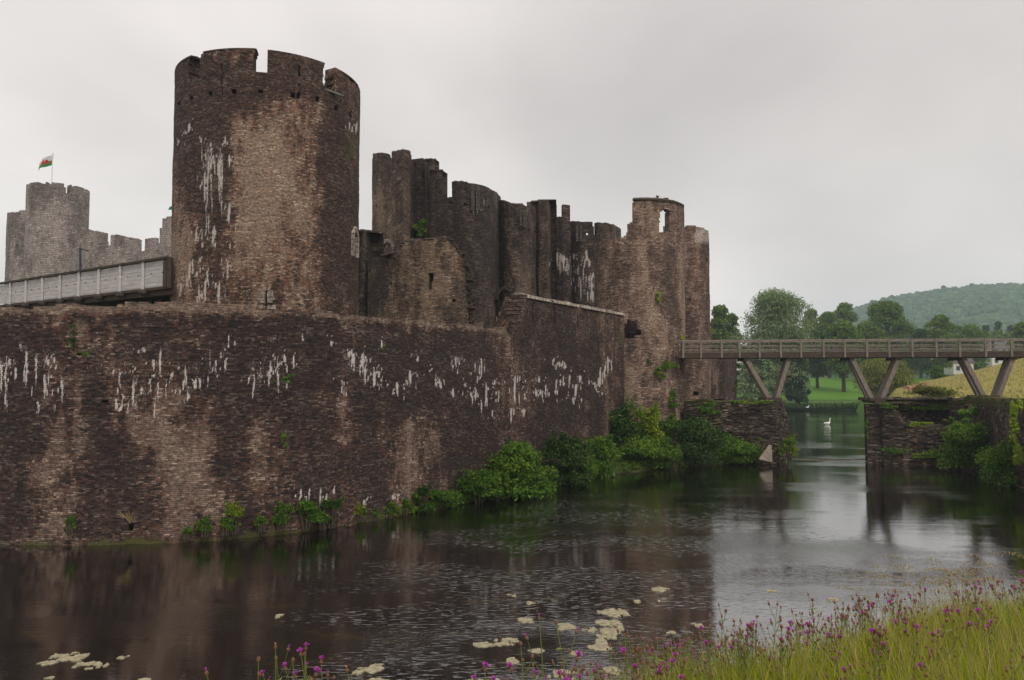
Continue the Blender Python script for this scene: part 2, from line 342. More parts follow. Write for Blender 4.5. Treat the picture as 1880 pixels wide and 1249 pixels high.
def masonry(name, P, zb, zt, mat, parent, mask=None, paint=None, du=.09, dz=.09, thick=.8, closed=False, flare=None, disp=.03, row=.085, ufn=None):
    P, u = resample(P, du, closed); n = len(P)
    T = (np.roll(P, -1, 0)-np.roll(P, 1, 0)) if closed else np.gradient(P, axis=0)
    T /= np.linalg.norm(T, axis=1)[:, None]; NN = np.c_[T[:, 1], -T[:, 0]]
    zs = np.arange(zb, zt+dz, dz); m = len(zs)
    U, Z = np.meshgrid(u, zs, indexing='ij')
    off = np.zeros_like(Z)
    if flare is not None: off += flare(Z)
    bn = (vn(U/.21+7.3*np.round(Z/dz), np.round(Z/dz), 3)-.5)*.7*disp+(fbm(U*.5, Z*.5, 8)-.5)*disp*3
    OX = P[:, 0, None]+NN[:, 0, None]*(off+bn); OY = P[:, 1, None]+NN[:, 1, None]*(off+bn)
    OZ = Z+(vn(U*1.1, Z*1.5, 11)-.5)*disp*.9
    IX = P[:, 0, None]-NN[:, 0, None]*thick+Z*0; IY = P[:, 1, None]-NN[:, 1, None]*thick+Z*0
    px, py = proj(OX, OY, OZ)
    # cells
    nc = n if closed else n-1
    i = np.arange(nc); i2 = (i+1) % n
    cpx = (px[i][:, :-1]+px[i2][:, 1:])/2; cpy = (py[i][:, :-1]+py[i2][:, 1:])/2
    cu = np.repeat(((u[i]+du/2))[:, None], m-1, 1); cz = np.repeat((zs[:-1]+dz/2)[None], nc, 0)
    cx = P[i, 0][:, None]+cz*0; cy = P[i, 1][:, None]+cz*0; nx = NN[i, 0][:, None]+cz*0; ny = NN[i, 1][:, None]+cz*0
    front = (nx*cx+ny*cy) < 0
    ok = np.ones((nc, m-1), bool)
    if mask is not None: ok &= mask(dict(px=cpx, py=cpy, u=cu, z=cz, front=front, x=cx, y=cy))
    A = np.zeros((nc+2, m+1), bool); A[1:-1, 1:-1] = ok
    if closed: A[0, 1:-1] = ok[-1]; A[-1, 1:-1] = ok[0]
    I, J = np.nonzero(ok); I2 = (I+1) % n
    a = I*m+J; b = I2*m+J; c = I2*m+J+1; d = I*m+J+1; K = n*m
    q = [np.c_[a, b, c, d], np.c_[b, a, d, c]+K]
    s = ~A[I+1, J+2]; q.append(np.c_[d, c, c+K, d+K][s])      # top
    s = ~A[I+1, J] & (J > 0); q.append(np.c_[b, a, a+K, b+K][s])
    s = ~A[I+2, J+1]; q.append(np.c_[b, b+K, c+K, c][s])
    s = ~A[I, J+1]; q.append(np.c_[a, d, d+K, a+K][s])
    q = np.vstack(q)
    V = np.r_[np.c_[OX.ravel(), OY.ravel(), OZ.ravel()], np.c_[IX.ravel(), IY.ravel(), OZ.ravel()]]
    uu = U if ufn is None else ufn(U)
    uv = np.r_[np.c_[uu.ravel(), Z.ravel()], np.c_[uu.ravel()+thick*.7, Z.ravel()+thick*.7]]
    pt = np.zeros((n, m, 4)); pt[..., 1] = .5; pt[..., 3] = 1
    if paint is not None: paint(pt, px, py, U, Z)
    pt = np.r_[pt.reshape(-1, 4), pt.reshape(-1, 4)*[0, 1, 1, 1]]
    used = np.zeros(len(V), bool); used[q.ravel()] = True; new = np.cumsum(used)-1
    return mk(name, V[used], [new[q]], mat, parent, uv=uv[used], paint=pt[used])
def blobs(pt, ch, px, py, L, s=1.):
    qx = px+(fbm(px/16+3, py/26, 61)-.5)*44; qy = py+(fbm(px/16+9, py/26, 62)-.5)*56
    for (x, y, rx, ry, a) in L:
        if rx > 20: px_, py_ = qx, qy
        else: px_, py_ = px+(qx-px)*.25, py+(qy-py)*.3
        w = np.exp(-(((px_-x)/rx)**2+((py_-y)/ry)**2)**1.3); pt[..., ch] += a*w*s*(.75 if a > 0 and ch == 1 else 1.)
def streaks(pt, px, py, L, k=1.):
    W_ = np.zeros_like(px); rs = np.random.default_rng(5); L = list(L); base = list(L)
    for (x, y0, y1, w) in base:
        if w > 20: continue
        for _ in range(4):
            h_ = (y1-y0)*rs.uniform(.15, .6); c_ = rs.uniform(y0-4, y1); L.append((x+rs.normal(0, 4.5+w*.5), c_, c_+h_, rs.uniform(.9, 2.4)))
        for _ in range(3): c_ = rs.uniform(y0-10, y1+4); L.append((x+rs.normal(0, 9), c_, c_+rs.uniform(1, 3), rs.uniform(1, 2.6)))
    for (x, y0, y1, w) in L:
        yy = np.clip((py-y0)/(y1-y0+1e-6), -1, 2)
        cx = x+np.sin(py*.09+x)*w*.16
        half = w*.50*(.80+.20*np.sin(py*.33+x*1.7))*np.where(yy > .6, 1.25-yy*.35, 1.)+.7
        a = .92*np.clip(1.3-np.abs(px-cx)/half, 0, 1)*np.clip((yy+.05)*4, 0, 1)*np.clip((1.1-yy)*3, 0, 1)*(1 if w < 6 else .62+.38*np.sin(px*1.45+x+py*.03))
        W_ = np.maximum(W_, a*(.86+.14*math.sin(x*7.7+y0)))
    pt[..., 0] = np.maximum(pt[..., 0], W_*k)
def tops(L):
    """step profile: list of (px, top py); constant-z steps between; returns py top at px by linear interpolation"""
    xs = np.array([a for a, b in L], float); ys = np.array([b for a, b in L], float)
    return lambda px: np.interp(px, xs, ys)

# ------------------------------------------------------------------ outer curtain wall
wallpx = [(-420, 31.), (-260, 28.6), (-120, 27.0), (0, 26.2), (150, 25.95), (300, 26.3), (450, 27.1), (620, 29.0), (770, 32.7), (860, 35.6), (930, 38.7), (1000, 42.2), (1070, 46.2), (1146, 51.6)]
WP = smooth(plan(wallpx), 3); WTOP = 8.12; PTOP = 9.95
s4 = [(30,260,490,14),(75,330,400,12),(130,220,450,14),(180,260,430,18),(190,500,570,10),(220,360,480,14),(238,360,430,12),(240,290,330,15),(308,380,520,12),(575,480,550,14),(605,450,540,18),(630,500,580,20),(665,360,560,34),(650,330,380,20),(700,430,470,12),(740,380,470,14),(775,240,520,18),(755,290,340,12),(835,340,430,18),(880,320,350,20),(915,320,440,14),(932,430,510,18),(960,390,450,16),(978,290,450,22),(1035,220,380,20),(1065,290,370,12),(1110,290,350,22),(1130,170,210,6),(1100,220,290,6),(1250,290,450,18),(1280,290,450,22),(1225,380,410,8),(1335,340,400,10),(1360,270,350,24),(1370,340,440,16),(1400,270,310,16),(1445,260,350,18),(1490,160,210,8),(1635,200,230,14),(1690,390,470,18),(1720,250,290,16),(1745,260,340,14),(1800,250,390,26),(1780,290,340,14),(1850,340,430,18),(1870,350,390,14),(1485,930,980,10),(1525,930,985,8),(1580,920,1030,12),(1610,960,1020,14),(1645,930,960,14),(1800,980,1010,10),(600,360,375,70),(1180,165,171,150),(940,291,299,120),(5,290,470,12),(45,290,330,12),(100,210,250,8),(270,280,320,8),(590,340,440,10),(685,240,270,12),(720,245,262,40),(855,440,470,30),(1340,180,200,70)]
s5 = [(20,280,370,30),(75,280,430,30),(165,220,270,10),(125,370,450,14),(160,360,380,20),(190,440,460,16),(238,430,500,14),(270,440,460,20),(305,370,450,14),(340,300,340,8),(340,390,410,8),(400,370,390,12),(430,390,460,26),(455,430,470,10),(517,460,515,10),(530,300,370,12),(545,310,340,20),(575,440,455,14),(605,480,520,10),(625,460,530,14),(635,400,440,6),(677,430,560,12),(655,310,420,6),(710,570,610,8),(715,420,450,30),(740,470,520,10),(820,400,550,10),(840,400,440,30),(870,480,530,10),(925,470,510,12),(940,410,440,14),(975,440,520,20),(945,470,500,10),(1007,320,360,8),(1040,330,360,8),(1065,330,380,8),(1025,420,480,10),(1060,400,460,8),(1087,400,450,8),(1108,505,550,14),(1120,440,510,14),(1140,400,440,16),(1185,420,450,8),(1215,430,470,8),(1240,360,460,8),(1262,350,430,6),(1278,300,400,6),(1250,480,500,6),(220,990,1015,14),(245,980,1005,12),(80,1010,1035,10),(800,560,640,8),(865,560,610,8),(240,200,212,80)]
SW = [(x/2.686, 550+a/2.686, 550+b/2.686, w/2.686) for x, a, b, w in s4]+[(640+x/2.686, 540+a/2.686, 540+b/2.686, w/2.686) for x, a, b, w in s5]
# pale (+) and black (-) weathering as it lies on the wall
WB = [(160, 700, 14, 60, -.08), (460, 700, 40, 40, -.12), (350, 690, 30, 40, -.12), (20, 610, 60, 30, -.12), (740, 740, 30, 40, -.14), (600, 620, 40, 40, -.12), (410, 860, 26, 36, -.13), (330, 760, 26, 20, -.12), (560, 900, 30, 40, -.12), (120, 880, 14, 14, -.2), (260, 930, 40, 20, -.1), (100, 835, 42, 130, .22), (60, 900, 60, 60, .08), (150, 610, 28, 55, .14), (290, 800, 70, 60, .16), (330, 880, 60, 45, .14), (380, 930, 60, 30, .12), (440, 800, 60, 50, .12), (210, 830, 45, 50, -.10),
      (770, 850, 28, 110, .20), (800, 790, 35, 30, .12), (940, 690, 14, 120, .20), (965, 800, 30, 60, .06), (1118, 760, 14, 90, .14), (40, 740, 30, 120, -.16), (180, 740, 20, 60, -.16), (250, 850, 60, 40, -.08),
      (270, 640, 60, 60, -.10), (420, 650, 80, 60, -.10), (560, 700, 60, 180, -.13), (620, 850, 80, 60, -.05), (700, 680, 90, 90, -.16), (850, 720, 60, 140, -.18), (690, 880, 30, 70, -.14), (850, 860, 40, 60, -.12),
      (1030, 700, 70, 120, -.16), (520, 600, 60, 40, .06), (510, 860, 60, 60, .05), (620, 780, 60, 60, .05), (30, 930, 40, 60, -.12), (300, 600, 90, 25, -.06)]
def wpaint(pt, px, py, U, Z):
    blobs(pt, 1, px, py, WB); pt[..., 1] += .22*np.clip((Z-7.75)/.25, 0, 1)*(px < 930); streaks(pt, px, py, SW)
    pt[..., 0] = np.maximum(pt[..., 0], .24*np.clip(1-np.abs((Z-6.3)/1.3), 0, 1)*np.clip((fbm(U*.8, Z*.4, 40)-.42)*6, 0, 1))
    pt[..., 2] += .75*np.clip(1-(Z-.0)/.55, 0, 1)*(.4+.6*vn(U*.8, Z*0, 4))+.35*np.clip((Z-7.95)/.2, 0, 1)
    blobs(pt, 2, px, py, [(120, 600, 10, 22, .45), (132, 625, 8, 18, .5), (150, 650, 14, 8, .6), (778, 820, 16, 70, .22), (1143, 660, 5, 60, .4), (940, 800, 5, 60, .35)])
cw = empty('curtain_wall', (wx(400, 27), 27, 0), 'long dark curved outer castle wall rising from the moat, streaked with white lime runs', 'wall')
crk = lambda g: (np.abs(g['px']-148) < 9) & (np.abs(g['py']-652) < 4)
jag = lambda u, s=0: (vn(u*1.3, u*0, s)-.5)*.16+(vn(u*4.1, u*0, s+1)-.5)*.10
def wmask(g): return (g['z'] < WTOP+jag(g['u'])+(.16*(g['px'] > 230)*(g['px'] < 470)-.05)) & ~((np.abs(g['px']-148) < 7) & (np.abs(g['py']-651) < 4)) & ~((np.abs(g['px']-240) < 4.5) & (np.abs(g['py']-969) < 7)) & ~((np.abs(g['px']-193) < 5) & (np.abs(g['py']-738) < 3))
masonry('wall_face', WP, -.6, 8.5, M['outer'], cw, wmask, wpaint, du=.05, dz=.085, thick=1.6, flare=lambda z: np.clip(3-z, 0, 3)*.05, disp=.035)
# the raised parapet stretch at the right with its stepped broken end
par = [p for p in WP if wx(930, 38.7) <= p[0]]
par = np.array(par); par = np.vstack([[wx(926, 38.5), 38.5], par]); par[:, 1] -= .0
def pmask(g):
    step = np.clip((g['px']-926)/26, 0, 1)
    k = (g['z'] < 8.0+(PTOP-8.0)*np.round(step*7)/7+jag(g['u'], 9)*.5*(step < 1)) | (step >= 1)
    slit = np.zeros_like(k)
    for x in (978, 1018, 1060, 1101): slit |= (np.abs(g['px']-x) < .8) & (g['z'] > 8.7) & (g['z'] < 9.75)
    for x, y in ((977, 622), (1011, 617), (1040, 620), (1068, 628), (1092, 632), (1120, 640)): slit |= (np.abs(g['px']-x) < 2.2) & (np.abs(g['py']-y) < 2.6)
    return k & ~slit
masonry('parapet', par+np.array([[-.02, -.03]]), 8.0, PTOP, M['outer'], cw, pmask, wpaint, du=.07, dz=.085, thick=.75, disp=.03)
cp = resample(par, .35)[0]; cp = cp[(proj(cp[:, 0], cp[:, 1], np.full(len(cp), PTOP))[0] > 952)]
mb = MB()
for k in range(len(cp)-1):
    if k in (9, 19, 30): continue
    a, b = cp[k], cp[k+1]; nn = np.array([b[1]-a[1], -(b[0]-a[0])]); nn /= np.linalg.norm(nn)
    h = .26+RNG.uniform(-.05, .05); A = a+nn*.10; A2 = b+nn*.10; B = a-nn*.85; B2 = b-nn*.85; z = PTOP-.02; j = RNG.uniform(-.02, .02, 4)
    v = [(*A, z), (*A2, z), (*(a*.6+B*.4), z+h+j[0]), (*(b*.6+B2*.4), z+h+j[1]), (*B, z), (*B2, z), (*(A*.97+B*.03), z+h*.6+j[2]), (*(A2*.97+B2*.03), z+h*.6+j[2])]
    mb.add(v, [[0, 1, 7, 6], [6, 7, 3, 2], [2, 3, 5, 4]], [])
    mb.add(v, [[0, 6, 2, 4], [1, 5, 3, 7]], [])
mb.build('coping', M['surround'], cw)
# steps of pale quoin stones on the broken end of the parapet
mb = MB()
for k in range(9):
    z = 8.02+k*.22; px = 928+k*3.0; Y = 38.7+k*.05
    mb.box((wx(px-1, Y), Y+.35, z+.1), (.42+RNG.uniform(-.08, .08), .8, .19), rz=.9+RNG.uniform(-.1, .1), jit=.025)
mb.build('stepped_end', M['round'], cw)

# ------------------------------------------------------------------ the big round tower
BT = np.array([wx(488.5, 42.), 42.]); BR = 4.92
bt = empty('round_tower', (BT[0], BT[1], 6.5), 'massive round tower with battlements, tallest in the view, standing behind the outer wall', 'tower')
near = BT*(1-BR/np.linalg.norm(BT)*.98); ZT = zat(95.5, near[1], 450); ZG = zat(138, near[1], 478)
s1 = [(915,490,800,26),(925,500,640,34),(930,480,530,20),(975,480,850,24),(970,520,640,32),(990,450,500,14),(1010,530,600,10),(1010,740,850,12),(945,540,640,10),(885,460,490,12),(835,400,440,12),(865,860,930,8),(890,860,920,6),(938,850,950,12),(1015,920,960,8),(1005,1000,1090,12),(835,1000,1100,12),(850,1030,1070,10),(880,990,1010,8),(915,1040,1110,10),(878,1100,1200,10),(905,1080,1170,10),(965,1100,1210,14),(950,1100,1130,10),(797,1100,1150,8),(1540,390,430,16),(1570,400,440,10),(787,470,490,8),(820,430,450,10),(905,600,720,22)]
ST = [(x/2.401, 60+a/2.401, 60+b/2.401, w/2.401) for x, a, b, w in s1]
def holes(g, L, top=None):
    h = np.zeros(g['px'].shape, bool)
    for (x, y, rx, ry) in L: h |= (np.abs(g['px']-x) < rx) & (np.abs(g['py']-y) < ry)
    return h & g['front']
def btmask(g):
    g = dict(g); g['px'] = g['px']+(vn(g['z']*5, g['z']*0, 3)-.5)*2.4*(g['py'] < 160)
    ang = np.degrees(np.arctan2(g['y']-BT[1], g['x']-BT[0]))
    gap = np.where(g['front'], ((g['px'] > 466) & (g['px'] < 490.5)) | ((g['px'] > 593.5) & (g['px'] < 614)) | ((g['px'] > 346) & (g['px'] < 367.5)), (ang % 36) < 7)
    k = g['z'] < np.where(gap, ZG, ZT)+jag(g['u'], 77)*.8
    putlog = [(351, 180, 3.6, 4.2), (386.5, 171, 3.8, 4.3), (428, 167.5, 4, 4.3), (479, 168, 4.4, 4.3), (538.5, 175, 4.4, 5), (547, 175, 2.8, 5), (582.5, 183, 3.8, 4.8), (617.5, 197.5, 3.4, 4.6), (643, 211, 2.6, 4.6), (329, 190, 2.4, 4)]
    k &= ~holes(g, putlog+[(549.5, 130, 1.7, 10), (408, 145, 1.0, 30), (549, 168, 1, 14)][:len(putlog)+3])
    k &= ~holes(g, [(489, 549, 1.1, 14), (489, 551, 3.4, 1.6), (651, 446, 2.6, 17)])
    return k
def btpaint(pt, px, py, U, Z):
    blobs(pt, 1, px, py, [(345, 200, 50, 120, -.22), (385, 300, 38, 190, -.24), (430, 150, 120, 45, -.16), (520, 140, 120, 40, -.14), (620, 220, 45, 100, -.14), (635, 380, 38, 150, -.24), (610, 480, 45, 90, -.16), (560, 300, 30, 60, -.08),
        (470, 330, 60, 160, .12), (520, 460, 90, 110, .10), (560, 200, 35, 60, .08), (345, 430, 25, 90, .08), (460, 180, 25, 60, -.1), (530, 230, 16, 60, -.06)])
    streaks(pt, px, py, ST)
    blobs(pt, 2, px, py, [(640, 330, 30, 110, .30), (650, 260, 18, 50, .30), (600, 420, 25, 50, .15)])
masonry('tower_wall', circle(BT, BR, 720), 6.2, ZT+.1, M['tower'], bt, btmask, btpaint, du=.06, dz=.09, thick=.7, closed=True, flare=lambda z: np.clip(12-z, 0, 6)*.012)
def ring(name, c, r0, r1, z0, z1, rng, mat, parent, n=200, hump=.12, front=True):
    """coping ring pieces over angle ranges rng (deg list of (a,b))"""
    mb = MB()
    for a, b in rng:
        k = max(2, int(abs(b-a)/2)); an = np.radians(np.linspace(a, b, k+1)); v = []
        for t in an:
            cs, sn = math.cos(t), math.sin(t); jj = RNG.uniform(-.02, .02)
            for rr, zz in ((r0, z0), (r0, z1), ((r0+r1)/2, z1+hump+jj), (r1, z1), (r1, z0)): v.append((c[0]+rr*cs, c[1]+rr*sn, zz))
        f = [[i*5+j, i*5+j+1, i*5+j+6, i*5+j+5] for i in range(k) for j in range(4)]
        mb.add(v, f, [[0, 1, 2], [k*5+2, k*5+1, k*5]]); mb.add([v[0], v[2], v[3], v[4], v[k*5], v[k*5+2], v[k*5+3], v[k*5+4]], [[0, 1, 2, 3], [7, 6, 5, 4]])
    return mb.build(name, mat, parent)
def angpx(c, r, px):      # camera-facing angle (deg) at which a circle projects to px
    best = None
    for a in np.arange(-200, 60, .25):
        x = c[0]+r*math.cos(R(a)); y = c[1]+r*math.sin(R(a))
        if math.cos(R(a))*x+math.sin(R(a))*y > 0: continue
        p = CX+F*x/(y*math.cos(TH)+10*math.sin(TH)); d = abs(p-px)
        if best is None or d < best[0]: best = (d, a)
    return best[1]
g1 = [angpx(BT, BR, q) for q in (346, 367.5, 466, 490.5, 593.5, 614)]
ring('merlon_coping', BT, BR+.02, BR-.7, ZT-.03, ZT+.05, [(g1[0]-33, g1[0]), (g1[1], g1[2]), (g1[3], g1[4]), (g1[5], g1[5]+30)], M['tower'], bt, hump=.05)
# dressed pale stones round the cross-shaped arrow loop and the lancet window
mb = MB()
c = at(489, 549, near[1]-.16)
for dx, dz, w, h in ((-.19, .12, .24, .62), (.19, .12, .24, .62), (-.26, -.42, .38, .2), (.26, -.42, .38, .2), (0, .5, .3, .16), (-.33, .02, .12, .18), (.33, .02, .12, .18)): mb.box((c.x+dx, c.y-.0, c.z+dz), (w, .16, h), rz=-.31, jit=.02)
mb.build('arrow_loop_surround', M['surround'], bt)
a = R(angpx(BT, BR, 651)); n2 = np.array([math.cos(a), math.sin(a)]); q = BT+n2*(BR+.03); t2 = np.array([-n2[1], n2[0]]); zc = zat(447, q[1])
mb = MB()
for s in (-1, 1):
    mb.bar((*(q+t2*s*.38), zc-.75), (*(q+t2*s*.38), zc+.45), .2, .22, up=(n2[0], n2[1], 0)); mb.bar((*(q+t2*s*.42), zc+.42), (*(q+t2*s*.0), zc+.85), .2, .22, up=(n2[0], n2[1], 0))
mb.build('window_surround', M['surround'], bt)
mb = MB()
mb.bar(at(487, 133, near[1]-.1)-Vector((1.2, -.3, 0)), at(487, 133, near[1])+Vector((.6, .2, 0)), .04, .04); mb.build('guard_rail', M['steel'], bt); mb = MB()
mb.bar((*(BT+(BR-.1)*np.array([math.cos(R(g1[4])), math.sin(R(g1[4]))])), ZG-.1), (*(BT+(BR+.3)*np.array([math.cos(R(g1[5]+3)), math.sin(R(g1[5]+3))])), ZG-.25), .12, .08)
mb.build('guard_rail', M['steel'], bt)
# roof walk inside the battlements
an = np.arange(48)/48*2*math.pi; v = [(BT[0]+(BR-.5)*math.cos(t), BT[1]+(BR-.5)*math.sin(t), ZG-.75) for t in an]+[(BT[0], BT[1], ZG-.6)]
mk('roof_walk', v, [np.array([[i, (i+1) % 48, 48] for i in range(48)])], M['pier'], bt, uv=[(p[0], p[1]) for p in v])

# ------------------------------------------------------------------ gatehouse range (middle distance)
gh = empty('gatehouse', (wx(860, 60), 60, 6.5), 'huge dark castle gatehouse with bulging drum towers and broken battlements, between the round towers', 'gatehouse')
s2 = [(870,510,600,8),(885,510,570,10),(900,510,610,12),(915,520,600,10),(930,530,610,10),(945,560,650,14),(955,520,550,10),(975,560,620,16),(985,620,730,18),(1000,560,720,14),(1010,500,560,12),(1030,600,740,12),(1045,590,680,14),(1060,600,640,10),(880,480,500,4),(1022,540,580,8),(540,240,335,14)]
SG = [(640+x/2.313, 240+a/2.313, 240+b/2.313, w/2.313) for x, a, b, w in s2]
def gpaint(pt, px, py, U, Z):
    blobs(pt, 1, px, py, [(708, 400, 28, 80, .30), (705, 310, 30, 25, -.02), (760, 350, 22, 110, -.12), (830, 430, 60, 150, -.14), (905, 480, 20, 120, -.08), (960, 430, 28, 80, .04), (960, 520, 40, 40, .10), (1005, 470, 14, 90, .08), (1060, 520, 40, 60, -.05), (1080, 430, 50, 30, -.06)])
    streaks(pt, px, py, SG, .95)
    blobs(pt, 2, px, py, [(743, 350, 8, 60, .3), (917, 490, 4, 50, .45), (974, 460, 4, 50, .4), (994, 450, 5, 50, .4), (770, 440, 12, 30, .3), (975, 360, 30, 10, .2)])
def piece(name, pl, tp, hl=(), zb=6.4, mat='gate', thick=.5, sm=0, parent=None, paint=gpaint, du=.12, dz=.13, extra=None):
    P = plan(pl); P = smooth(P, sm) if sm else P; f = tops(tp)
    zt = max(zat(y, np.interp(x, [a for a, b in pl], [b for a, b in pl])) for x, y in tp)+.3
    def mask(g): 
        k = (g['py'] > f(g['px'])+jag(g['u'], 21)*3) & ~holes(g, hl)
        if extra is not None: k &= extra(g)
        return k
    return masonry(name, P, zb, zt, M[mat], parent or gh, mask, paint, du=du, dz=dz, thick=thick, row=.11, disp=.035)
# corner turret: a pale brick face and a dark one, round the corner
piece('corner_turret', [(680, 62.5), (738, 57.5)], [(679, 290), (684, 290), (684.5, 283), (700, 281), (704, 284), (704.5, 306), (718.5, 306), (719, 279), (736, 275), (740, 275)], mat='ruin', thick=.6,
      paint=lambda pt, px, py, U, Z: blobs(pt, 1, px, py, [(710, 300, 60, 40, -.16), (705, 400, 40, 60, .05)]))
piece('turret_side', [(738, 57.5), (758, 59.3), (764, 61)], [(736, 275), (755, 283), (755.5, 296), (764, 296)], thick=.6)
piece('turret_merlon', [(683, 66), (716, 65)], [(683, 283), (704, 284), (716, 291)], zb=18)
piece('stair_turret', [(752, 59.6), (797, 58.6), (799, 60.5)], [(752, 294), (758, 292), (794, 292), (797, 293)], [(768, 347, 2, 3), (776, 322, 1, 8)], thick=.8)
piece('broken_merlon', [(790, 58.9), (811, 58.4), (812, 60.5)], [(790, 313), (811, 313)], [(792, 366, 2.4, 2.6)], thick=1.0)
piece('front_wall', [(796, 59.0), (826, 58.0), (833, 57.8)], [(796, 363), (833, 363)], [(826, 373, 3, 2), (812, 372, 2, 2)])
piece('drum_tower', [(828, 58), (848, 56.9), (872, 56.9), (893, 57.9), (908, 59.6), (916, 61.8), (919, 64)],
      [(828, 333.5), (850, 333.5), (880, 339), (900, 347), (912, 354), (918, 362)], [(855, 376, 2, 2.5), (881, 378, 2, 2.5), (898, 381, 2, 2.5), (873, 362, 1, 13)], sm=3)
piece('second_drum_tower', [(914, 62.5), (930, 60.8), (950, 60.4), (970, 61.2), (985, 63), (996, 66)],
      [(914, 367), (921, 370), (940, 374), (960, 377), (980, 381), (990, 387), (996, 392)], [(947, 412, 2, 2.4), (962, 420, 2, 2.4), (970, 422, 2, 2.4), (982, 425, 1.8, 2.4), (960, 400, .9, 12)], sm=3)
piece('rear_battlement', [(925, 72), (975, 72), (984, 72.5), (1000, 73)], [(925, 374), (960, 374), (964, 378), (964.5, 383), (966, 383), (966.5, 370), (978, 370), (980, 380), (1000, 381)], zb=17)
piece('buttress_turret', [(988, 67), (989, 62.8), (1006, 62.3), (1022, 65.5), (1023, 67)], [(988, 368), (1006, 367.5), (1012, 372), (1022, 377)], [(1008, 415, 1, 1)], thick=1.5)
piece('link_wall', [(1018, 66.5), (1034, 66), (1050, 66.4)], [(1018, 399), (1031.6, 399), (1032, 375), (1047, 375.5), (1047.5, 407), (1050, 407)], [(1031, 418, 1.8, 2.6), (1038, 402, 1, 1)])
piece('third_drum_tower', [(1044, 66.8), (1060, 65.6), (1080, 65.2), (1105, 65.6), (1125, 67), (1138, 69), (1142, 72)],
      [(1044, 407.5), (1070, 407), (1089, 409), (1090, 431), (1096.5, 431), (1097, 408.5), (1115, 410), (1130, 414), (1142, 423)], [(1051, 429, 1.8, 2.4), (1078, 429, 1.8, 2.4), (1100, 433, 1.6, 2), (1063, 432, .9, 9), (1122, 424, .9, 8)], sm=3)
# arch of the doorway, its dressed stones, and the second small arch in the corner turret
def arch(name, px, py, w, h, Y, parent, mat='surround', t=.28, depth=.3, rz=0.):
    c = at(px, py, Y); mb = MB(); pts = []
    for s in (-1, 1):
        L = []
        for k in range(9):
            tt = k/8; x = s*w/2*math.cos(tt*math.pi/2)**.9; z = h*math.sin(tt*math.pi/2)**1.0; L.append((x, z))
        for (x0, z0), (x1, z1) in zip(L[:-1], L[1:]):
            mb.bar((c.x+x0*math.cos(rz), c.y+x0*math.sin(rz), c.z+z0), (c.x+x1*math.cos(rz), c.y+x1*math.sin(rz), c.z+z1), t*RNG.uniform(.85, 1.1), depth, up=(-math.sin(rz), math.cos(rz), 0))
    return mb.build(name, M[mat], parent)
arch('arch_surround', 712, 460, 1.5, .75, 59.35, gh, rz=-.66)
arch('door_arch', 927, 552, 1.35, .95, 60.0, gh, 'gate', t=.3, depth=.9)
def panel(name, pts, Y, mat, parent, depth=.3):
    """closed slab from pixel outline"""
    P = [at(x, y, Y) for x, y in pts]; n = len(P); V = [tuple(p) for p in P]+[(p.x, p.y+depth, p.z) for p in P]
    mb = MB(); cen = sum(P, Vector())/n; V += [tuple(cen), (cen.x, cen.y+depth, cen.z)]
    mb.add(V, [[i, (i+1) % n, n+(i+1) % n, n+i] for i in range(n)][::1], [[(i+1) % n, i, 2*n] for i in range(n)]+[[n+i, n+(i+1) % n, 2*n+1] for i in range(n)])
    return mb.build(name, mat, parent)
M['void'] = flat('passage_shade', (.008, .007, .006), (.02, .016, .014), 2)  # near-black colour puts the passage's shade into the doorway slab itself
panel('doorway', [(915, 612), (914, 575), (918, 556), (925, 546), (934, 540), (940, 556), (941, 612)], 59.9, M['void'], gh)
mb = MB()
for x, y0, y1, w in ((873, 344, 388, .42),): 
    for s in (-1, 1): mb.box((at(x, 366, 56.9).x+s*.19, 56.84, at(x, 366, 56.9).z), (.26, .12, 1.75), jit=.02)
mb.build('arrow_loop_surround', M['gate_trim'], gh); mb = MB()
for x, yy, Y in ((960, 400, 60.35), (1063, 430, 65.35)):
    for s in (-1, 1): mb.box((at(x, yy, Y).x+s*.16, Y-.05, at(x, yy, Y).z), (.2, .12, 1.3), jit=.02)
    mb.build('arrow_loop_surround', M['gate_trim'], gh); mb = MB()
piece('rear_wall', [(664, 80), (700, 78), (760, 76), (900, 78), (1100, 80), (1140, 80)], [(664, 430), (690, 445), (1140, 440)], zb=6, thick=1)

# ------------------------------------------------------------------ ruined tower in front of the gatehouse
rt = empty('ruined_tower', (wx(770, 50), 50, 6.5), 'low ruined tower stump with a jagged sloping broken edge, left of the dark gatehouse doorway', 'ruin')
def rpaint(pt, px, py, U, Z):
    blobs(pt, 1, px, py, [(780, 520, 80, 60, .06), (690, 520, 25, 60, -.2), (760, 560, 40, 30, .06)])
    blobs(pt, 2, px, py, [(760, 460, 60, 14, .35), (730, 520, 30, 30, .28), (835, 510, 14, 40, .25), (800, 450, 30, 12, .3)])
P_ = dict(parent=rt, paint=rpaint, mat='ruin', du=.11, dz=.11)
piece('tower_wall', [(673, 53), (690, 51), (730, 49.3), (780, 48.6), (825, 48.6), (855, 49.2), (870, 50.4)],
      [(668, 476), (690, 474), (712, 468), (735, 460), (741, 446), (760, 441), (790, 442), (800, 438), (818, 437), (828, 447), (838, 460), (850, 480), (858, 500), (864, 520), (865, 600)],
      [(790, 509, 4.5, 9), (790, 522, 3, 10), (834, 552, 2.4, 2.6), (718, 522, 2, 2.5)], sm=2, thick=1.5, **P_)
mb = MB()
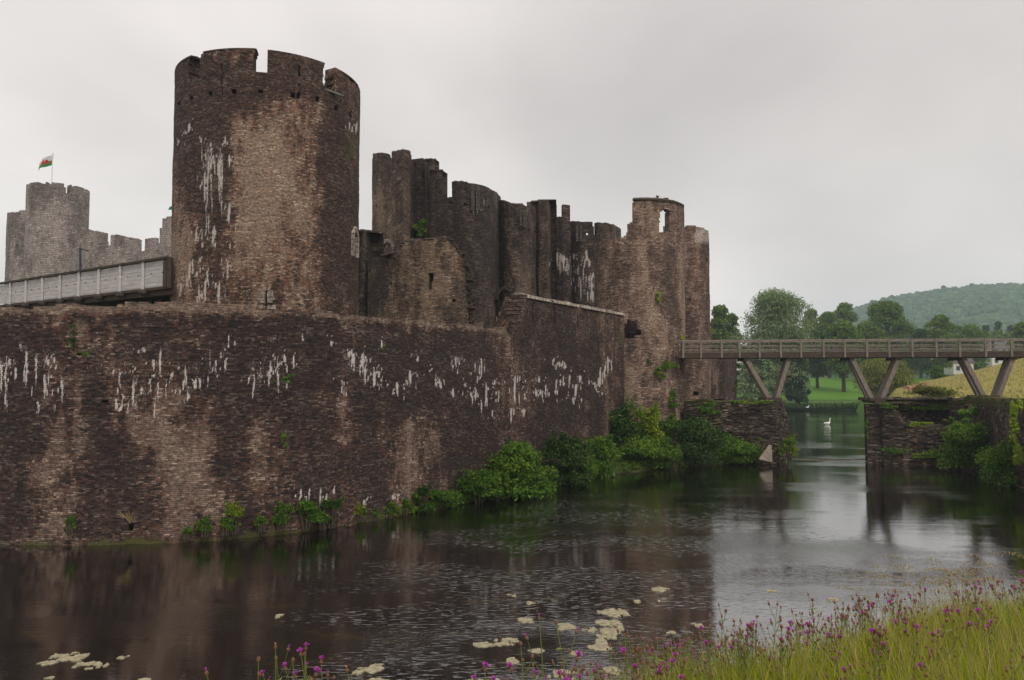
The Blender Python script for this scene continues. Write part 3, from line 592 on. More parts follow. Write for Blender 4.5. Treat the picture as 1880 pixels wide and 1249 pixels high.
for k in range(46):     # loose bedded stones along the broken edge
    t = k/45; px = np.interp(t, [0, .25, .5, 1], [822, 842, 858, 866]); py = np.interp(t, [0, .25, .5, 1], [440, 466, 500, 590])
    p = at(px+RNG.uniform(-3, 2), py, 49.6+t*.6); mb.box(tuple(p), (RNG.uniform(.3, .6), RNG.uniform(.8, 1.5), RNG.uniform(.10, .18)), rz=RNG.uniform(-.3, .3), jit=.03)
mb.build('broken_edge', M['ruin'], rt)
mb = MB()
for k in range(60):
    px = RNG.uniform(705, 830); f_ = np.interp(px, [668, 712, 735, 741, 760, 800, 818, 830], [476, 468, 460, 446, 441, 439, 437, 450])
    p = at(px, f_+1, 50.); mb.ball(tuple(p), (RNG.uniform(.12, .3), .3, RNG.uniform(.08, .16)), 6, 4, .2)
mb.build('rubble_top', M['ruin'], rt)
# a lump of broken masonry just right of the big tower
rl = empty('broken_wall', (wx(675, 53), 53, 6.5), 'rough lump of broken masonry in the gap beside the big round tower', 'ruin')
piece('wall_core', [(655, 54), (668, 53), (684, 54.5), (712, 58)], [(655, 420), (668, 424), (676, 428), (682, 440), (690, 452), (700, 470), (712, 470)], parent=rl, mat='pier', zb=6.4, thick=1.5, paint=rpaint, du=.13, dz=.13)

# ------------------------------------------------------------------ slender ruined round tower and its rear neighbour
RT = np.array([wx(1175, 56.), 56.]); RR = 3.27
rr = empty('ruined_round_tower', (RT[0], RT[1], 2), 'tall pale half-ruined round tower with a slot window, beside the timber bridge end', 'tower')
ft = tops([(1085, 452), (1096, 450), (1104, 441), (1140, 437), (1150, 432), (1152, 412), (1160, 408), (1160.6, 372), (1180, 367), (1215, 368), (1240, 373), (1262, 378)])
def rmask(g):
    back = ~g['front']
    k = np.where(g['front'], g['py'] > ft(g['px'])+jag(g['u'], 31)*4*(g['px'] < 1161), g['z'] < np.where(g['px'] > 1232, 17.6, 14.2)+jag(g['u'], 7)*4)
    k &= ~holes(g, [(1220.5, 407, 9.5, 19), (1221, 389, 6, 5), (1158, 604, 12, 10), (1158, 596, 8, 8), (1166, 610, 10, 6), (1238, 448, 1.5, 2), (1155, 612, 10, 8)])
    return k
def rrpaint(pt, px, py, U, Z):
    blobs(pt, 1, px, py, [(1180, 600, 70, 150, .06), (1236, 560, 16, 150, -.10), (1120, 470, 40, 25, -.08), (1150, 620, 30, 20, -.16), (1180, 480, 50, 60, .04)])
    blobs(pt, 2, px, py, [(1130, 462, 40, 14, .35), (1190, 390, 30, 16, .35), (1207, 545, 5, 14, .45), (1215, 665, 30, 30, .25), (1235, 720, 16, 40, .25), (1150, 500, 50, 20, .28), (1160, 420, 12, 14, .3), (1148, 700, 8, 60, .35), (1200, 470, 60, 40, .12)])
masonry('tower_wall', circle(RT, RR, 500), .6, 18.5, M['round'], rr, rmask, rrpaint, du=.09, dz=.10, thick=.5, closed=True, row=.11,
        flare=lambda z: np.clip(6-z, 0, 5)*.035, disp=.04)
a0, a1 = angpx(RT, RR, 1162), angpx(RT, RR, 1249); ring('coping', RT, RR+.08, RR-.6, zat(371, 53.2), zat(371, 53.2)+.12, [(a0, a1+14)], M['ruin'], rr, hump=.16)
RB = np.array([wx(1262, 63.), 63.]); RBR = 1.86
rb = empty('rear_round_tower', (RB[0], RB[1], 2), 'narrow round tower tucked close behind the ruined round tower, white droppings on its top', 'tower')
fb = tops([(1240, 417), (1255, 416), (1270, 414), (1285, 417), (1296, 421), (1303, 428)])
def rbpaint(pt, px, py, U, Z):
    blobs(pt, 1, px, py, [(1275, 650, 30, 80, -.05), (1296, 500, 10, 100, -.12), (1270, 520, 20, 80, .05), (1295, 450, 8, 25, -.1)])
    pt[..., 0] += .50*np.clip((24-np.abs(py-432))/14, 0, 1)*(px > 1276); blobs(pt, 2, px, py, [(1275, 425, 30, 10, .4), (1262, 600, 8, 80, .35), (1262, 720, 20, 10, .4)])
masonry('tower_wall', circle(RB, RBR, 300), .6, 18.6, M['round'], rb, lambda g: (np.where(g['front'], g['py'] > fb(g['px'])+jag(g['u'], 3)*4, g['z'] < 17.3)) & ~holes(g, [(1278, 722, 5, 4), (1298, 478, 1.5, 3), (1266, 550, 1.5, 3)]), rbpaint, du=.11, dz=.11, thick=.7, closed=True, row=.11, disp=.04)
dw = empty('low_dark_wall', (wx(1330, 72), 72, 0), 'dark vertical streaked castle wall beyond the timber bridge, beside the rear round tower', 'wall')
piece('wall_face', [(1290, 70), (1330, 72), (1352, 76)], [(1290, 640), (1318, 640), (1335, 645), (1352, 648)], parent=dw, mat='outer', zb=-.5, thick=1., paint=lambda pt, px, py, U, Z: pt.__setitem__((..., 1), pt[..., 1]-.06+(vn(U*2.5, Z*.1, 3)-.5)*.3))
# iron railings
def railing(name, pts, h, label, cat, bars=.14):
    o = empty(name, pts[0], label, cat); m1 = MB(); m2 = MB()
    for a, b in zip(pts[:-1], pts[1:]):
        a = Vector(a); b = Vector(b); L = (b-a).length
        for z in (.06, h): m1 = MB(); m1.bar(a+Vector((0, 0, z)), b+Vector((0, 0, z)), .05, .05); m1.build('rail', M['iron'], o)
        for k in range(int(L/bars)+1): p = a.lerp(b, min(1, k*bars/L)); m2.bar(p, p+Vector((0, 0, h)), .025, .025)
    m2.build('bars', M['iron'], o); return o
p0 = at(1141, 611, 53.9); railing('iron_railing', [tuple(p0), tuple(at(1158, 613, 52.95)), tuple(at(1171, 611, 52.75))], .85, 'small iron guard railing in the broken hole low on the round tower side', 'railing')
o = empty('doorway_railing', at(912, 603, 45.), 'thin metal railing in front of the dark pointed gatehouse doorway', 'railing'); mb = MB(); m2 = MB()
for x in (912, 926): p = at(x, 606, 46); m2.bar(p-Vector((0, 0, .4)), p+Vector((0, 0, .78)), .06, .06)
for y in (582, 592): mb = MB(); mb.bar(at(912, y, 46), at(930, y, 46), .05, .05); mb.build('rail', M['steel'], o)
m2.build('post', M['steel'], o)

# ------------------------------------------------------------------ far left castle
fc = empty('keep_tower', (wx(97, 86), 86, 6), 'pale round castle tower at far left with a flag flying from its roof', 'tower')
def fpaint(pt, px, py, U, Z):
    blobs(pt, 1, px, py, [(97, 350, 60, 25, -.16), (85, 430, 30, 60, .08), (20, 420, 12, 90, -.1), (200, 440, 50, 20, -.06), (225, 470, 60, 20, .04), (140, 420, 8, 80, -.06)])
FT = np.array([wx(97.5, 86), 86]); FR = 3.12
fz = zat(336, 83, 97); fg = zat(352, 83, 130)
masonry('tower_wall', circle(FT, FR, 200), 6, fz+.2, M['far'], fc, lambda g: g['z'] < np.where((g['front'] & (((g['px'] > 120) & (g['px'] < 129))|((g['px']>119)&(g['px']<122)&(g['py']<344)))), fg, fz)+jag(g['u'], 5), fpaint, du=.2, dz=.2, thick=.8, closed=True, disp=.03)
FP = dict(parent=fc, mat='far', paint=fpaint, du=.16, dz=.16, zb=6, thick=.45)
piece('flank_tower', [(3, 92), (4, 90), (12, 88.5), (30, 87.5), (50, 88)], [(3, 395), (12, 392), (40, 387), (46, 386), (50, 386)], [(32, 460, 1.2, 10)], sm=2, **FP)
fw = empty('battlement_wall', (wx(225, 82), 82, 6), 'pale crenellated curtain wall in the distance between the flagged tower and the big round tower', 'wall')
FP['parent'] = fw
piece('wall_face', [(140, 84), (200, 82), (265, 80), (312, 78)],
      [(140, 419), (148, 420), (192, 428), (192.5, 450), (203, 450), (203.5, 430), (253, 440), (253.5, 462), (265, 462), (265.5, 440), (270, 437), (284, 437), (285, 446), (312, 447)], [(167, 448, .6, 5)], **FP)
piece('end_turret', [(287, 76), (312, 75.5), (330, 76)], [(287, 418), (298, 417), (298.5, 401), (312, 398), (330, 398)], **FP)
mb = MB()
mb.bar(at(147.5, 500, 81), at(147.5, 456, 81), .16, .16); mb.bar(at(147.5, 457, 81), at(162, 461, 81), .12, .12); mb.build('drainpipe', M['bluepipe'], fw)
# flags
def flag(name, base, h, L, Hh, label, plain=False):
    o = empty(name, base, label, 'flag'); mb = MB(); b = Vector(base)
    mb.tube([b, b+Vector((0, 0, h*.5)), b+Vector((0, 0, h))], [.07, .06, .04], 6); mb.ball(b+Vector((0, 0, h+.05)), .1, 6, 4); mb.build('flagpole', M['white'], o)
    nu, nv = 28, 14
    def pt(u, v):     # u along the fly (to the left), v from bottom
        drop = -u*u*.55*Hh-u*.05; return (b.x-u*L*.88, b.y+math.sin(u*7+v)*.22, b.z+h-Hh-.1+v*Hh*(1-.25*u)+drop+math.sin(u*9)*.06)
    V = [pt(i/nu, j/nv) for i in range(nu+1) for j in range(nv+1)]; q = [[i*(nv+1)+j, i*(nv+1)+j+1, (i+1)*(nv+1)+j+1, (i+1)*(nv+1)+j] for i in range(nu) for j in range(nv)]
    drag = ["......##......", "....#####.#...", "..######.###..", ".##.########..", "....####.####.", "...####...###.", "..##.##..##.##", ".##...#.##...#"]
    mi = []
    for i in range(nu):
        for j in range(nv):
            u = i/nu; v = 1-(j+.5)/nv; r = int((v-.20)/.58*8); c = int((u-.24)/.54*14)
            red = not plain and 0 <= r < 8 and 0 <= c < 14 and drag[r][13-c] == '#'
            mi.append(2 if red else (0 if v < .5 and not plain else 1))
    mk('flag_cloth', V, [np.array(q)], [M['flag_white'], M['flag_green'], M['flag_red']], o, mi=mi, smooth=True)
    return o
b = at(95, 337, 86); flag('flag', (b.x, b.y, b.z-1.5), zat(283, 86)-b.z+1.5, 1.9, 1.2, 'white over green flag with a red beast, flying from the pale far-left tower')
b = at(319, 400, 80); flag('flag', (b.x, b.y, b.z-2), zat(376, 80)-b.z+2, .75, .35, 'green flag tip poking out behind the left edge of the big round tower', True)

# ------------------------------------------------------------------ boarded footbridge, left
A0 = at(-330, 562, 66); A1 = Vector((wx(306, 38.6), 38.6, zat(475, 38.6)))
zt0 = zat(475, 38.6)
fbL = empty('boarded_footbridge', tuple(A1), 'footbridge with silvery boarded sides rising from the left edge to the big round tower', 'footbridge')
LA = Vector((wx(-60, 54.5), 54.5, zat(530, 54.5))); LB = Vector((wx(307, 38.6), 38.6, zt0)); hgt = LB.z-zat(528, 38.6)
LA.z = zat(531, 54.5)
nb = 11; d = (LB-LA)/nb; dirv = (LB-LA).normalized(); nrm = Vector((dirv.y, -dirv.x, 0)).normalized(); nrm = nrm if nrm.y < 0 else -nrm
deck = MB(); dk2 = MB(); 
for k in range(nb):
    a = LA+d*k; b_ = LA+d*(k+1)
    pb = MB()
    for r_ in range(6): z = -hgt+.14+r_*(hgt-.2)/6; zz = (hgt-.2)/6; pb.bar(a+Vector((0, 0, z+zz/2))+nrm*RNG.uniform(0, .012), b_+Vector((0, 0, z+zz/2))+nrm*RNG.uniform(0, .012), .04, zz-.015)
    pb.build('board_panel', M['board'], fbL)
    po = MB(); po.bar(a+nrm*.07-Vector((0, 0, hgt+.06)), a+nrm*.07, .14, .12); po.build('post', M['board'], fbL)
    for q_ in (.3, .75): bo = a.lerp(b_, q_)+nrm*.035-Vector((0, 0, hgt*.45)); dk2 = MB(); dk2.ball(bo, .035, 6, 4); dk2.build('bolt', M['iron'], fbL)
    # joist ends and brackets under the deck
    deck = MB(); deck.ball(a-Vector((0, 0, hgt+.12))+nrm*.05, (.28, .2, .2), 8, 5, .1); deck.build('joist_end', M['timber_dark'], fbL)
mb = MB(); mb.bar(LA+nrm*.04+Vector((0, 0, .05)), LB+nrm*.04+Vector((0, 0, .05)), .26, .11); mb.build('handrail', M['rail_dark'], fbL)
mb = MB(); mb.box(tuple(LB+nrm*.02+Vector((.05, 0, -hgt/2))), (.2, .2, hgt+.1)); mb.box(tuple(LB+Vector((-.25, .1, -hgt/2))), (.2, .12, hgt-.1)); mb.build('end_post', M['timber_dark'], fbL)
mb = MB(); c = -Vector((0, 0, hgt-.02)); mb.bar(LA+c-nrm*1.2, LB+c-nrm*1.2, 2.4, .14); mb.bar(LA+c-Vector((0, 0, .2))-nrm*.3, LB+c-Vector((0, 0, .2))-nrm*.3, .25, .3); mb.bar(LA+c-Vector((0, 0, .2))-nrm*2., LB+c-Vector((0, 0, .2))-nrm*2., .25, .3); mb.build('deck', M['timber_dark'], fbL)
mb = MB(); mb.bar(LA-nrm*2.4-Vector((0, 0, hgt/2)), LB-nrm*2.4-Vector((0, 0, hgt/2)), .05, hgt-.3); mb.build('far_side_boards', M['board'], fbL)
bank2 = empty('abutment_wall', (wx(150, 47), 47, 6.5), 'dark stone abutment in shade under the boarded footbridge', 'wall')
P = [(LA.x-2, LA.y+3.), (LB.x+.4, LB.y+1.9)]
masonry('wall_face', P, 6, 10.3, M['pier'], bank2, lambda g: g['z'] < 10.0+jag(g['u']), None, du=.2, dz=.15, thick=.6)

# ------------------------------------------------------------------ timber bridge, right
br = empty('timber_bridge', (wx(1420, 51), 51, 4.2), 'weathered timber footbridge on V-shaped struts crossing the moat to the right', 'bridge')
BL = Vector((wx(1254, 52.6), 52.6, 0)); BRt = Vector((wx(2120, 49.4), 49.4, 0)); bd = (BRt-BL).normalized(); bn_ = Vector((-bd.y, bd.x, 0))
zr = zat(623.5, 51); zd = zat(645, 51); zb_ = zat(657, 51); LEN = (BRt-BL).length
def bp(s, off, z): return BL+bd*s+bn_*off+Vector((0, 0, z))
def sAt(px): 
    lo, hi = 0, LEN
    for _ in range(40):
        m_ = (lo+hi)/2; q = bp(m_, 0, zd); 
        if proj(q.x, q.y, q.z)[0] < px: lo = m_
        else: hi = m_
    return lo
for off, g_ in ((0, 'near'), (2.1, 'far')):
    mb = MB(); mb.bar(bp(-.3, off, zr), bp(LEN, off, zr), .16, .09); mb.build('handrail', M['timber'], br)
    for z in (zr-.36, zr-.62):
        mb = MB(); mb.bar(bp(-.3, off+.03, z), bp(LEN, off+.03, z), .035, .048); mb.build('mid_rail', M['timber'], br)
    mb = MB(); mb.bar(bp(-.3, off, (zd+zb_)/2-.02), bp(LEN, off, (zd+zb_)/2-.02), .2, zd-zb_-.1); mb.build('edge_beam', M['timber_dark'], br)
    # thin wire mesh infill
    mw = MB()
    for k in range(6): z = zd+.08+k*.14; mw.bar(bp(0, off+.05, z), bp(LEN, off+.05, z), .005, .005)
    for k in range(int(LEN/.16)): mw.bar(bp(k*.16, off+.05, zd+.03), bp(k*.16, off+.05, zr-.08), .002, .002)
    mw.build('wire_mesh', M['iron'], br)
    for x in [1240+q/2.905 for q in (25, 135, 245, 340, 447, 560, 668, 788, 900, 1018, 1137, 1260, 1388, 1513, 1650, 1788, 1925, 2065, 2205)]:
        s_ = sAt(x); mb = MB(); o2 = off-.11 if off == 0 else off+.11
        mb.bar(bp(s_, o2, zb_+.03), bp(s_, o2, zr-.0), .13, .10); mb.build('post', M['timber_v'], br)
mb = MB(); k = 0.
while k < LEN: mb.bar(bp(k, -.1, zd-.02), bp(k, 2.2, zd-.02+RNG.uniform(-.004, .004)), .135, .045); k += .15
mb.build('deck_boards', M['timber'], br)
mb = MB()
for off in (.5, 1.05, 1.6): mb.bar(bp(0, off, zd-.24), bp(LEN, off, zd-.24), .16, .36)
k = .3
while k < LEN: mb.bar(bp(k, .1, zd-.16), bp(k, 2.0, zd-.16), .10, .16); k += .8
mb.build('deck_beams', M['timber_dark'], br)
for (f0, f1, t0, t1) in ((1412, 1425, 1369, 1450), (1600, 1618, 1564, 1652), (1808, 1830, 1770, 1862)):
    for off in (.2, .78):
        zf = 4.28
        a = bp(sAt(f0), off, zf); b_ = bp(sAt(t0), off, zb_+.05); mb = MB(); mb.bar(a, b_, .28, .27, up=(0, 1, 0)); mb.build('strut', M['timber_v'], br)
        a = bp(sAt(f1), off, zf); b_ = bp(sAt(t1), off, zb_+.05); mb = MB(); mb.bar(a, b_, .28, .27, up=(0, 1, 0)); mb.build('strut', M['timber_v'], br)
    mb = MB(); sm_ = sAt((f0+f1)/2); mb.bar(bp(sm_-.55, .15, zf), bp(sm_+.55, .15, zf), .4, .2); mb.bar(bp(sm_-.55, 1.95, zf), bp(sm_+.55, 1.95, zf), .4, .2); mb.bar(bp(sm_, -.2, zf-.16), bp(sm_, 2.3, zf-.16), .5, .2); mb.build('sill', M['timber_dark'], br)
    mb = MB()
    for tx in (t0, t1): mb = MB(); mb.bar(bp(sAt(tx), 0, zb_-.05), bp(sAt(tx), 2.1, zb_-.05), .3, .22); mb.build('cross_beam', M['timber_dark'], br)

# ------------------------------------------------------------------ moat piers and right bank wall
def ppaint(pt, px, py, U, Z):
    pt[..., 2] += .5*np.clip(1-(Z-.2)/1.2, 0, 1)*vn(U*1.2, Z, 3)+.55*np.clip((Z-3.9)/.25, 0, 1)
    blobs(pt, 2, px, py, [(1290, 750, 30, 40, .5), (1320, 820, 40, 30, .4), (1590, 780, 5, 40, .35), (1640, 830, 40, 10, .4), (1700, 790, 30, 8, .5), (1660, 760, 16, 20, .35), (1800, 770, 60, 60, .32), (1862, 800, 14, 90, .6), (1620, 738, 30, 5, .5)])
    blobs(pt, 1, px, py, [(1390, 780, 40, 40, .05), (1434, 780, 10, 60, -.1), (1620, 800, 40, 40, -.04)])
def block(name, label, segs):
    o = empty(name, (*segs[0][1][0], 0), label, 'pier')
    for nm, P, tp, th in segs:
        f = tops(tp); masonry(nm, P, -.8, 5., M['pier'], o, lambda g, f=f: g['py'] > f(g['px'])+jag(g['u'], 17)*14, ppaint, du=.08, dz=.085, thick=th, disp=.15, row=.13)
    return o
pl = plan([(1256, 53.2), (1300, 52.2), (1424, 50.8)]); pl += [(wx(1443, 52.3), 52.3), (wx(1443, 52.3)-.1, 54.8)]
block('left_pier', 'rough stone pier carrying the first V strut, joined to the round tower', [('pier_wall', pl, [(1250, 736), (1300, 734), (1330, 736), (1410, 735), (1430, 737), (1450, 738)], 3.2)])
p1 = [(wx(1594, 54.6), 54.6)]+plan([(1586, 51), (1640, 50.6), (1760, 50.)])
p2 = plan([(1616, 54.9), (1700, 54.3), (1800, 53.)])
block('ruined_pier', 'ruined stone pier with a broken sloping top, under the middle V strut', [('front_wall', p1, [(1580, 742), (1630, 742), (1640, 750), (1652, 756), (1660, 775), (1675, 780), (1700, 785), (1780, 790)], 1.0), ('side_wall', [(wx(1630, 52.2), 52.2)]+plan([(1650, 51.9), (1750, 51.3)]), [(1600, 746), (1640, 752), (1656, 762), (1668, 774), (1700, 779), (1780, 784)], 1.2), ('back_wall', p2, [(1615, 741), (1700, 742), (1800, 741)], 1.3)])
bw = empty('bank_wall', (wx(1800, 45), 45, 0), 'ivy-hung stone retaining wall of the right bank, ending at the frame edge', 'wall')
P = smooth(plan([(1742, 50.6), (1790, 48.5), (1830, 43.5), (1878, 38.)])+[(25.6, 32), (27, 22), (30, 8), (32, -8)], 2)
masonry('wall_face', P, -.8, 4.55, M['pier'], bw, lambda g: g['z'] < 4.4+jag(g['u'], 7)*2, ppaint, du=.1, dz=.1, thick=1.2, disp=.07, row=.13)
mb = MB()
for k in range(70):
    s_ = RNG.uniform(1625, 1800); p = at(s_, 736, 53); mb.ball((p.x, p.y+RNG.uniform(-.2, 1), 4.25), (RNG.uniform(.2, .5), .35, RNG.uniform(.06, .18)), 7, 4, .2)
o = mb.build('rubble', M['pier']); tag(o, 'loose mossy stones lying along the top of the ruined pier', 'rubble', kind='stuff')
# block foundations between the masonry shells (cores) are filled by the terrain below

# ------------------------------------------------------------------ ground
def inpoly(X, Y, P):
    P = np.asarray(P, float); r = np.zeros(X.shape, bool); n = len(P)
    for i in range(n):
        x0, y0 = P[i]; x1, y1 = P[(i+1) % n]; c = (y0 > Y) != (y1 > Y)
        with np.errstate(divide='ignore', invalid='ignore'): r ^= c & (X < (x1-x0)*(Y-y0)/(y1-y0+1e-12)+x0)
    return r
def dist(X, Y, P, closed=True):
    P = np.asarray(P, float); d = np.full(X.shape, 1e9); n = len(P)
    for i in range(n if closed else n-1):
        a = P[i]; b = P[(i+1) % n]; ab = b-a; t = np.clip(((X-a[0])*ab[0]+(Y-a[1])*ab[1])/(ab@ab+1e-9), 0, 1)
        d = np.minimum(d, np.hypot(X-a[0]-t*ab[0], Y-a[1]-t*ab[1]))
    return d
off_in = []
q = WP[::6]; tq = np.gradient(q, axis=0); tq /= np.linalg.norm(tq, axis=1)[:, None]; qi = q+np.c_[-tq[:, 1], tq[:, 0]]*.8
ISL = [tuple(p) for p in qi]+[(9, 55), (16, 63), (22, 73), (24, 82), (10, 108), (-90, 112), (-90, 45)]
wl_ = [(700, 951), (740, 944), (800, 934), (860, 923), (930, 914), (1020, 893), (1100, 874), (1200, 861), (1300, 854), (1400, 850), (1448, 845)]
BNK = [(wx(x, EYE*F/(y-700)), EYE*F/(y-700)) for x, y in wl_]
BNKP = BNK+[(18.4, 53.5), (12, 58), (6.5, 53)]+[tuple(p) for p in q[::-1] if p[0] > -6 and p[1] > 27]
RGT = [(26.4, 56.3), (30.5, 55.6), (34.2, 54.2), (33.2, 49.3), (29.2, 44), (26.4, 38), (26.4, 32), (27.9, 22), (31, 8), (33, -12), (700, -12), (700, 150), (66, 150), (63, 138), (58, 125), (52, 110), (37, 76), (28, 57)]
def zground(X, Y):
    z = np.full(X.shape, -1.5)
    f = Y > 141+3*np.sin(X*.03)
    zf = np.minimum(.35+(Y-141)*.085+.35*np.clip((Y-152)/2, 0, 1), 6.3)+.25*(fbm(X*.05, Y*.05, 2)-.5)
    z = np.where(f, zf, z)
    r = inpoly(X, Y, RGT); d = dist(X, Y, RGT); md = 4.25+np.clip(.27*(X-50-(Y-95)*.33), 0, 7)*np.exp(-((Y-95)/30)**2)
    md = np.minimum(md, .3+d*1.4+np.where(Y < 58, 5, 0)); z = np.where(r & ~f, md, z)
    z = np.where(r & f, np.maximum(md*np.clip((150-Y)/10, 0, 1), zf), z)
    b = inpoly(X, Y, BNKP); db = dist(X, Y, BNK, False); z = np.where(b, np.minimum(.02+.42*db, 2.6), z)
    i = inpoly(X, Y, ISL); z = np.where(i, np.where(X > 7.5, 2.4, 6.6), z)
    l = (X < -92); z = np.where(l & (Y > 20), 3+np.clip((-92-X)*.02, 0, 3), z)
    z = np.where(Y < -8, 3.4, z)
    return z
def axis(segs): return np.unique(np.concatenate([np.arange(a, b, s) for a, b, s in segs]))
gx = axis([(-2000, -400, 200), (-400, -100, 20), (-100, -20, 2.), (-20, 40, .55), (40, 110, 1.6), (110, 400, 14), (400, 2001, 200)])
gy = axis([(-300, -12, 24), (-12, 24, 4), (24, 60, .55), (60, 110, 1.6), (110, 210, 1.6), (210, 500, 14), (500, 2101, 200)])
GX, GY = np.meshgrid(gx, gy, indexing='ij'); GZ = zground(GX, GY)
nx_, ny_ = GX.shape; idx = np.arange(nx_*ny_).reshape(nx_, ny_)
Q = np.stack([idx[:-1, :-1], idx[1:, :-1], idx[1:, 1:], idx[:-1, 1:]], -1).reshape(-1, 4)
pt = np.zeros((nx_, ny_, 4)); pt[..., 3] = 1
lawn = (GY > 139); gold = inpoly(GX, GY, RGT) & (GY > 54) & (GY < 118); soil = ~(lawn | gold)
pt[..., 0] = gold & (GX > 33); pt[..., 1] = lawn | (inpoly(GX, GY, RGT) & (GY >= 112)); pt[..., 2] = ((np.abs(GY-153) < 1.2)) & (GY > 140)
m, t, p, o = newmat('ground_cover'); g = G(t); a_ = N(t, 'ShaderNodeAttribute', attribute_name='paint'); sp = N(t, 'ShaderNodeSeparateColor'); t.links.new(a_.outputs['Color'], sp.inputs[0])
gg = N(t, 'ShaderNodeNewGeometry'); pos = gg.outputs['Position']; n1 = g.noise(pos, .25, 6, .7); n2_ = g.noise(pos, 2.5, 5, .7)
c = g.mix(n1, (.035, .05, .015), (.10, .085, .04))
c = g.mix(sp.outputs[1], c, g.ramp(g.m('ADD', g.m('MULTIPLY', n1, .6), g.m('MULTIPLY', n2_, .4)), [(.3, (.045, .13, .006)), (.7, (.10, .23, .012))]))
c = g.mix(sp.outputs[0], c, g.ramp(g.m('ADD', g.m('MULTIPLY', n1, .5), g.m('MULTIPLY', n2_, .5)), [(.3, (.14, .18, .03)), (.5, (.30, .28, .07)), (.72, (.42, .35, .11))]))
c = g.mix(sp.outputs[2], c, (.05, .06, .02)); g.put(p.inputs['Base Color'], c); g.bump(n2_, .6, .3, p); M['ground'] = m
o = mk('ground', np.c_[GX.ravel(), GY.ravel(), GZ.ravel()], [Q], m, paint=pt.reshape(-1, 4), smooth=True); tag(o, kind='structure')
# far wooded hill
hx = np.arange(-600, 2400, 30.); hy = np.arange(420, 2000, 30.); hx = hx[hx < 2050]; HX, HY = np.meshgrid(hx, hy, indexing='ij')
prof = [(200, 700), (1000, 699), (1200, 690), (1400, 650), (1500, 606), (1570, 572), (1640, 553), (1720, 540), (1790, 533), (1880, 531), (2100, 535), (2600, 600), (3400, 700)]
def zhill(X, Y):
    yy = np.interp(CX+F*X/1150, [a for a, b in prof], [b for a, b in prof]); top = EYE+(700-yy)*1150/F
    k = np.clip((Y-470)/680, 0, 1); k = k*k*(3-2*k)*.55+.45*k; k2 = np.clip((2000-Y)/850, 0, 1)
    return 4+(top-4)*k*np.minimum(1, k2)+12*(fbm(X/160, Y/160, 5)-.5)*k
HZ = zhill(HX, HY); n1_, n2__ = HX.shape; ii = np.arange(n1_*n2__).reshape(n1_, n2__)
M['hill'] = flat('hillside', (.03, .05, .016), (.08, .10, .03), .02, space='Object')
o = mk('hill', np.c_[HX.ravel(), HY.ravel(), HZ.ravel()], [np.stack([ii[:-1, :-1], ii[1:, :-1], ii[1:, 1:], ii[:-1, 1:]], -1).reshape(-1, 4)], M['hill'], smooth=True); tag(o, kind='structure')

# ------------------------------------------------------------------ water
m, t, p, o = newmat('moat_water'); g = G(t); gg = N(t, 'ShaderNodeNewGeometry'); pos = gg.outputs['Position']
n = g.noise(g.map(pos, (.35, .8, 1)), 1., 5, .65, dist=.5)
wc = g.ramp(n, [(.42, (.002, .0018, .0012)), (.60, (.006, .0045, .002)), (.74, (.05, .032, .009))])
g.put(p.inputs['Base Color'], wc); p.inputs['Roughness'].default_value = .04; p.inputs['IOR'].default_value = 1.75; p.inputs['Specular IOR Level'].default_value = .5
calm = g.ramp(g.noise(g.map(pos, (.10, .22, 1)), 1., 3, .55), [(.48, .10), (.66, .75)])
r1 = g.noise(g.map(pos, (1.6, 4.2, 1)), 3.0, 3, .6); r2 = g.noise(g.map(pos, (.35, 1.1, 1)), 1.6, 2, .5)
h = g.m('ADD', g.m('MULTIPLY', g.m('MULTIPLY', r1, calm), .85), g.m('MULTIPLY', r2, .22))
gn = g.ramp(g.noise(g.map(pos, (1.1, 4.5, 1)), 3.2, 2, .5), [(.58, 0.), (.72, 1.)])
sg_ = N(t, 'ShaderNodeTexGradient', gradient_type='SPHERICAL'); g.put(sg_.inputs[0], g.map(pos, (.10, .052, 1), (-.25, -1.25, 0)))
gp = g.m('MULTIPLY', g.ramp(sg_.outputs['Fac'], [(.0, 0.), (.45, 1.)]), g.ramp(g.noise(g.map(pos, (.22, .4, 1), (4, 2, 0)), 1., 3, .5), [(.42, 0.), (.60, 1.)]))
h = g.m('ADD', h, g.m('MULTIPLY', g.m('MULTIPLY', gn, gp), .85))
g.bump(h, .42, .055, p)
gl = N(t, 'ShaderNodeBsdfGlossy'); gl.inputs['Color'].default_value = (.95, .95, .97, 1); gl.inputs['Roughness'].default_value = .05
t.links.new(p.inputs['Normal'].links[0].from_socket, gl.inputs['Normal'])
ms = N(t, 'ShaderNodeMixShader'); ms.inputs[0].default_value = .31; t.links.new(p.outputs[0], ms.inputs[1]); t.links.new(gl.outputs[0], ms.inputs[2]); t.links.new(ms.outputs[0], o.inputs[0])
M['water'] = m
o = mk('water', [(-400, -60, 0), (700, -60, 0), (700, 150, 0), (-400, 150, 0)], [np.array([[0, 1, 2, 3]])], m); tag(o, kind='structure')
# low weir across the gap between the piers
mb = MB(); P = [at(1442, 0, 50)]*0
wp_ = [(1438, 841), (1475, 843), (1515, 844), (1550, 843.5), (1592, 842)]
mb.tube([(wx(x, EYE*F/(y-700)), EYE*F/(y-700), -.10) for x, y in wp_], .24, 10, .6); o = mb.build('weir', M['pier'])
tag(o, 'low dark stone weir lying across the water between the two piers', 'weir')

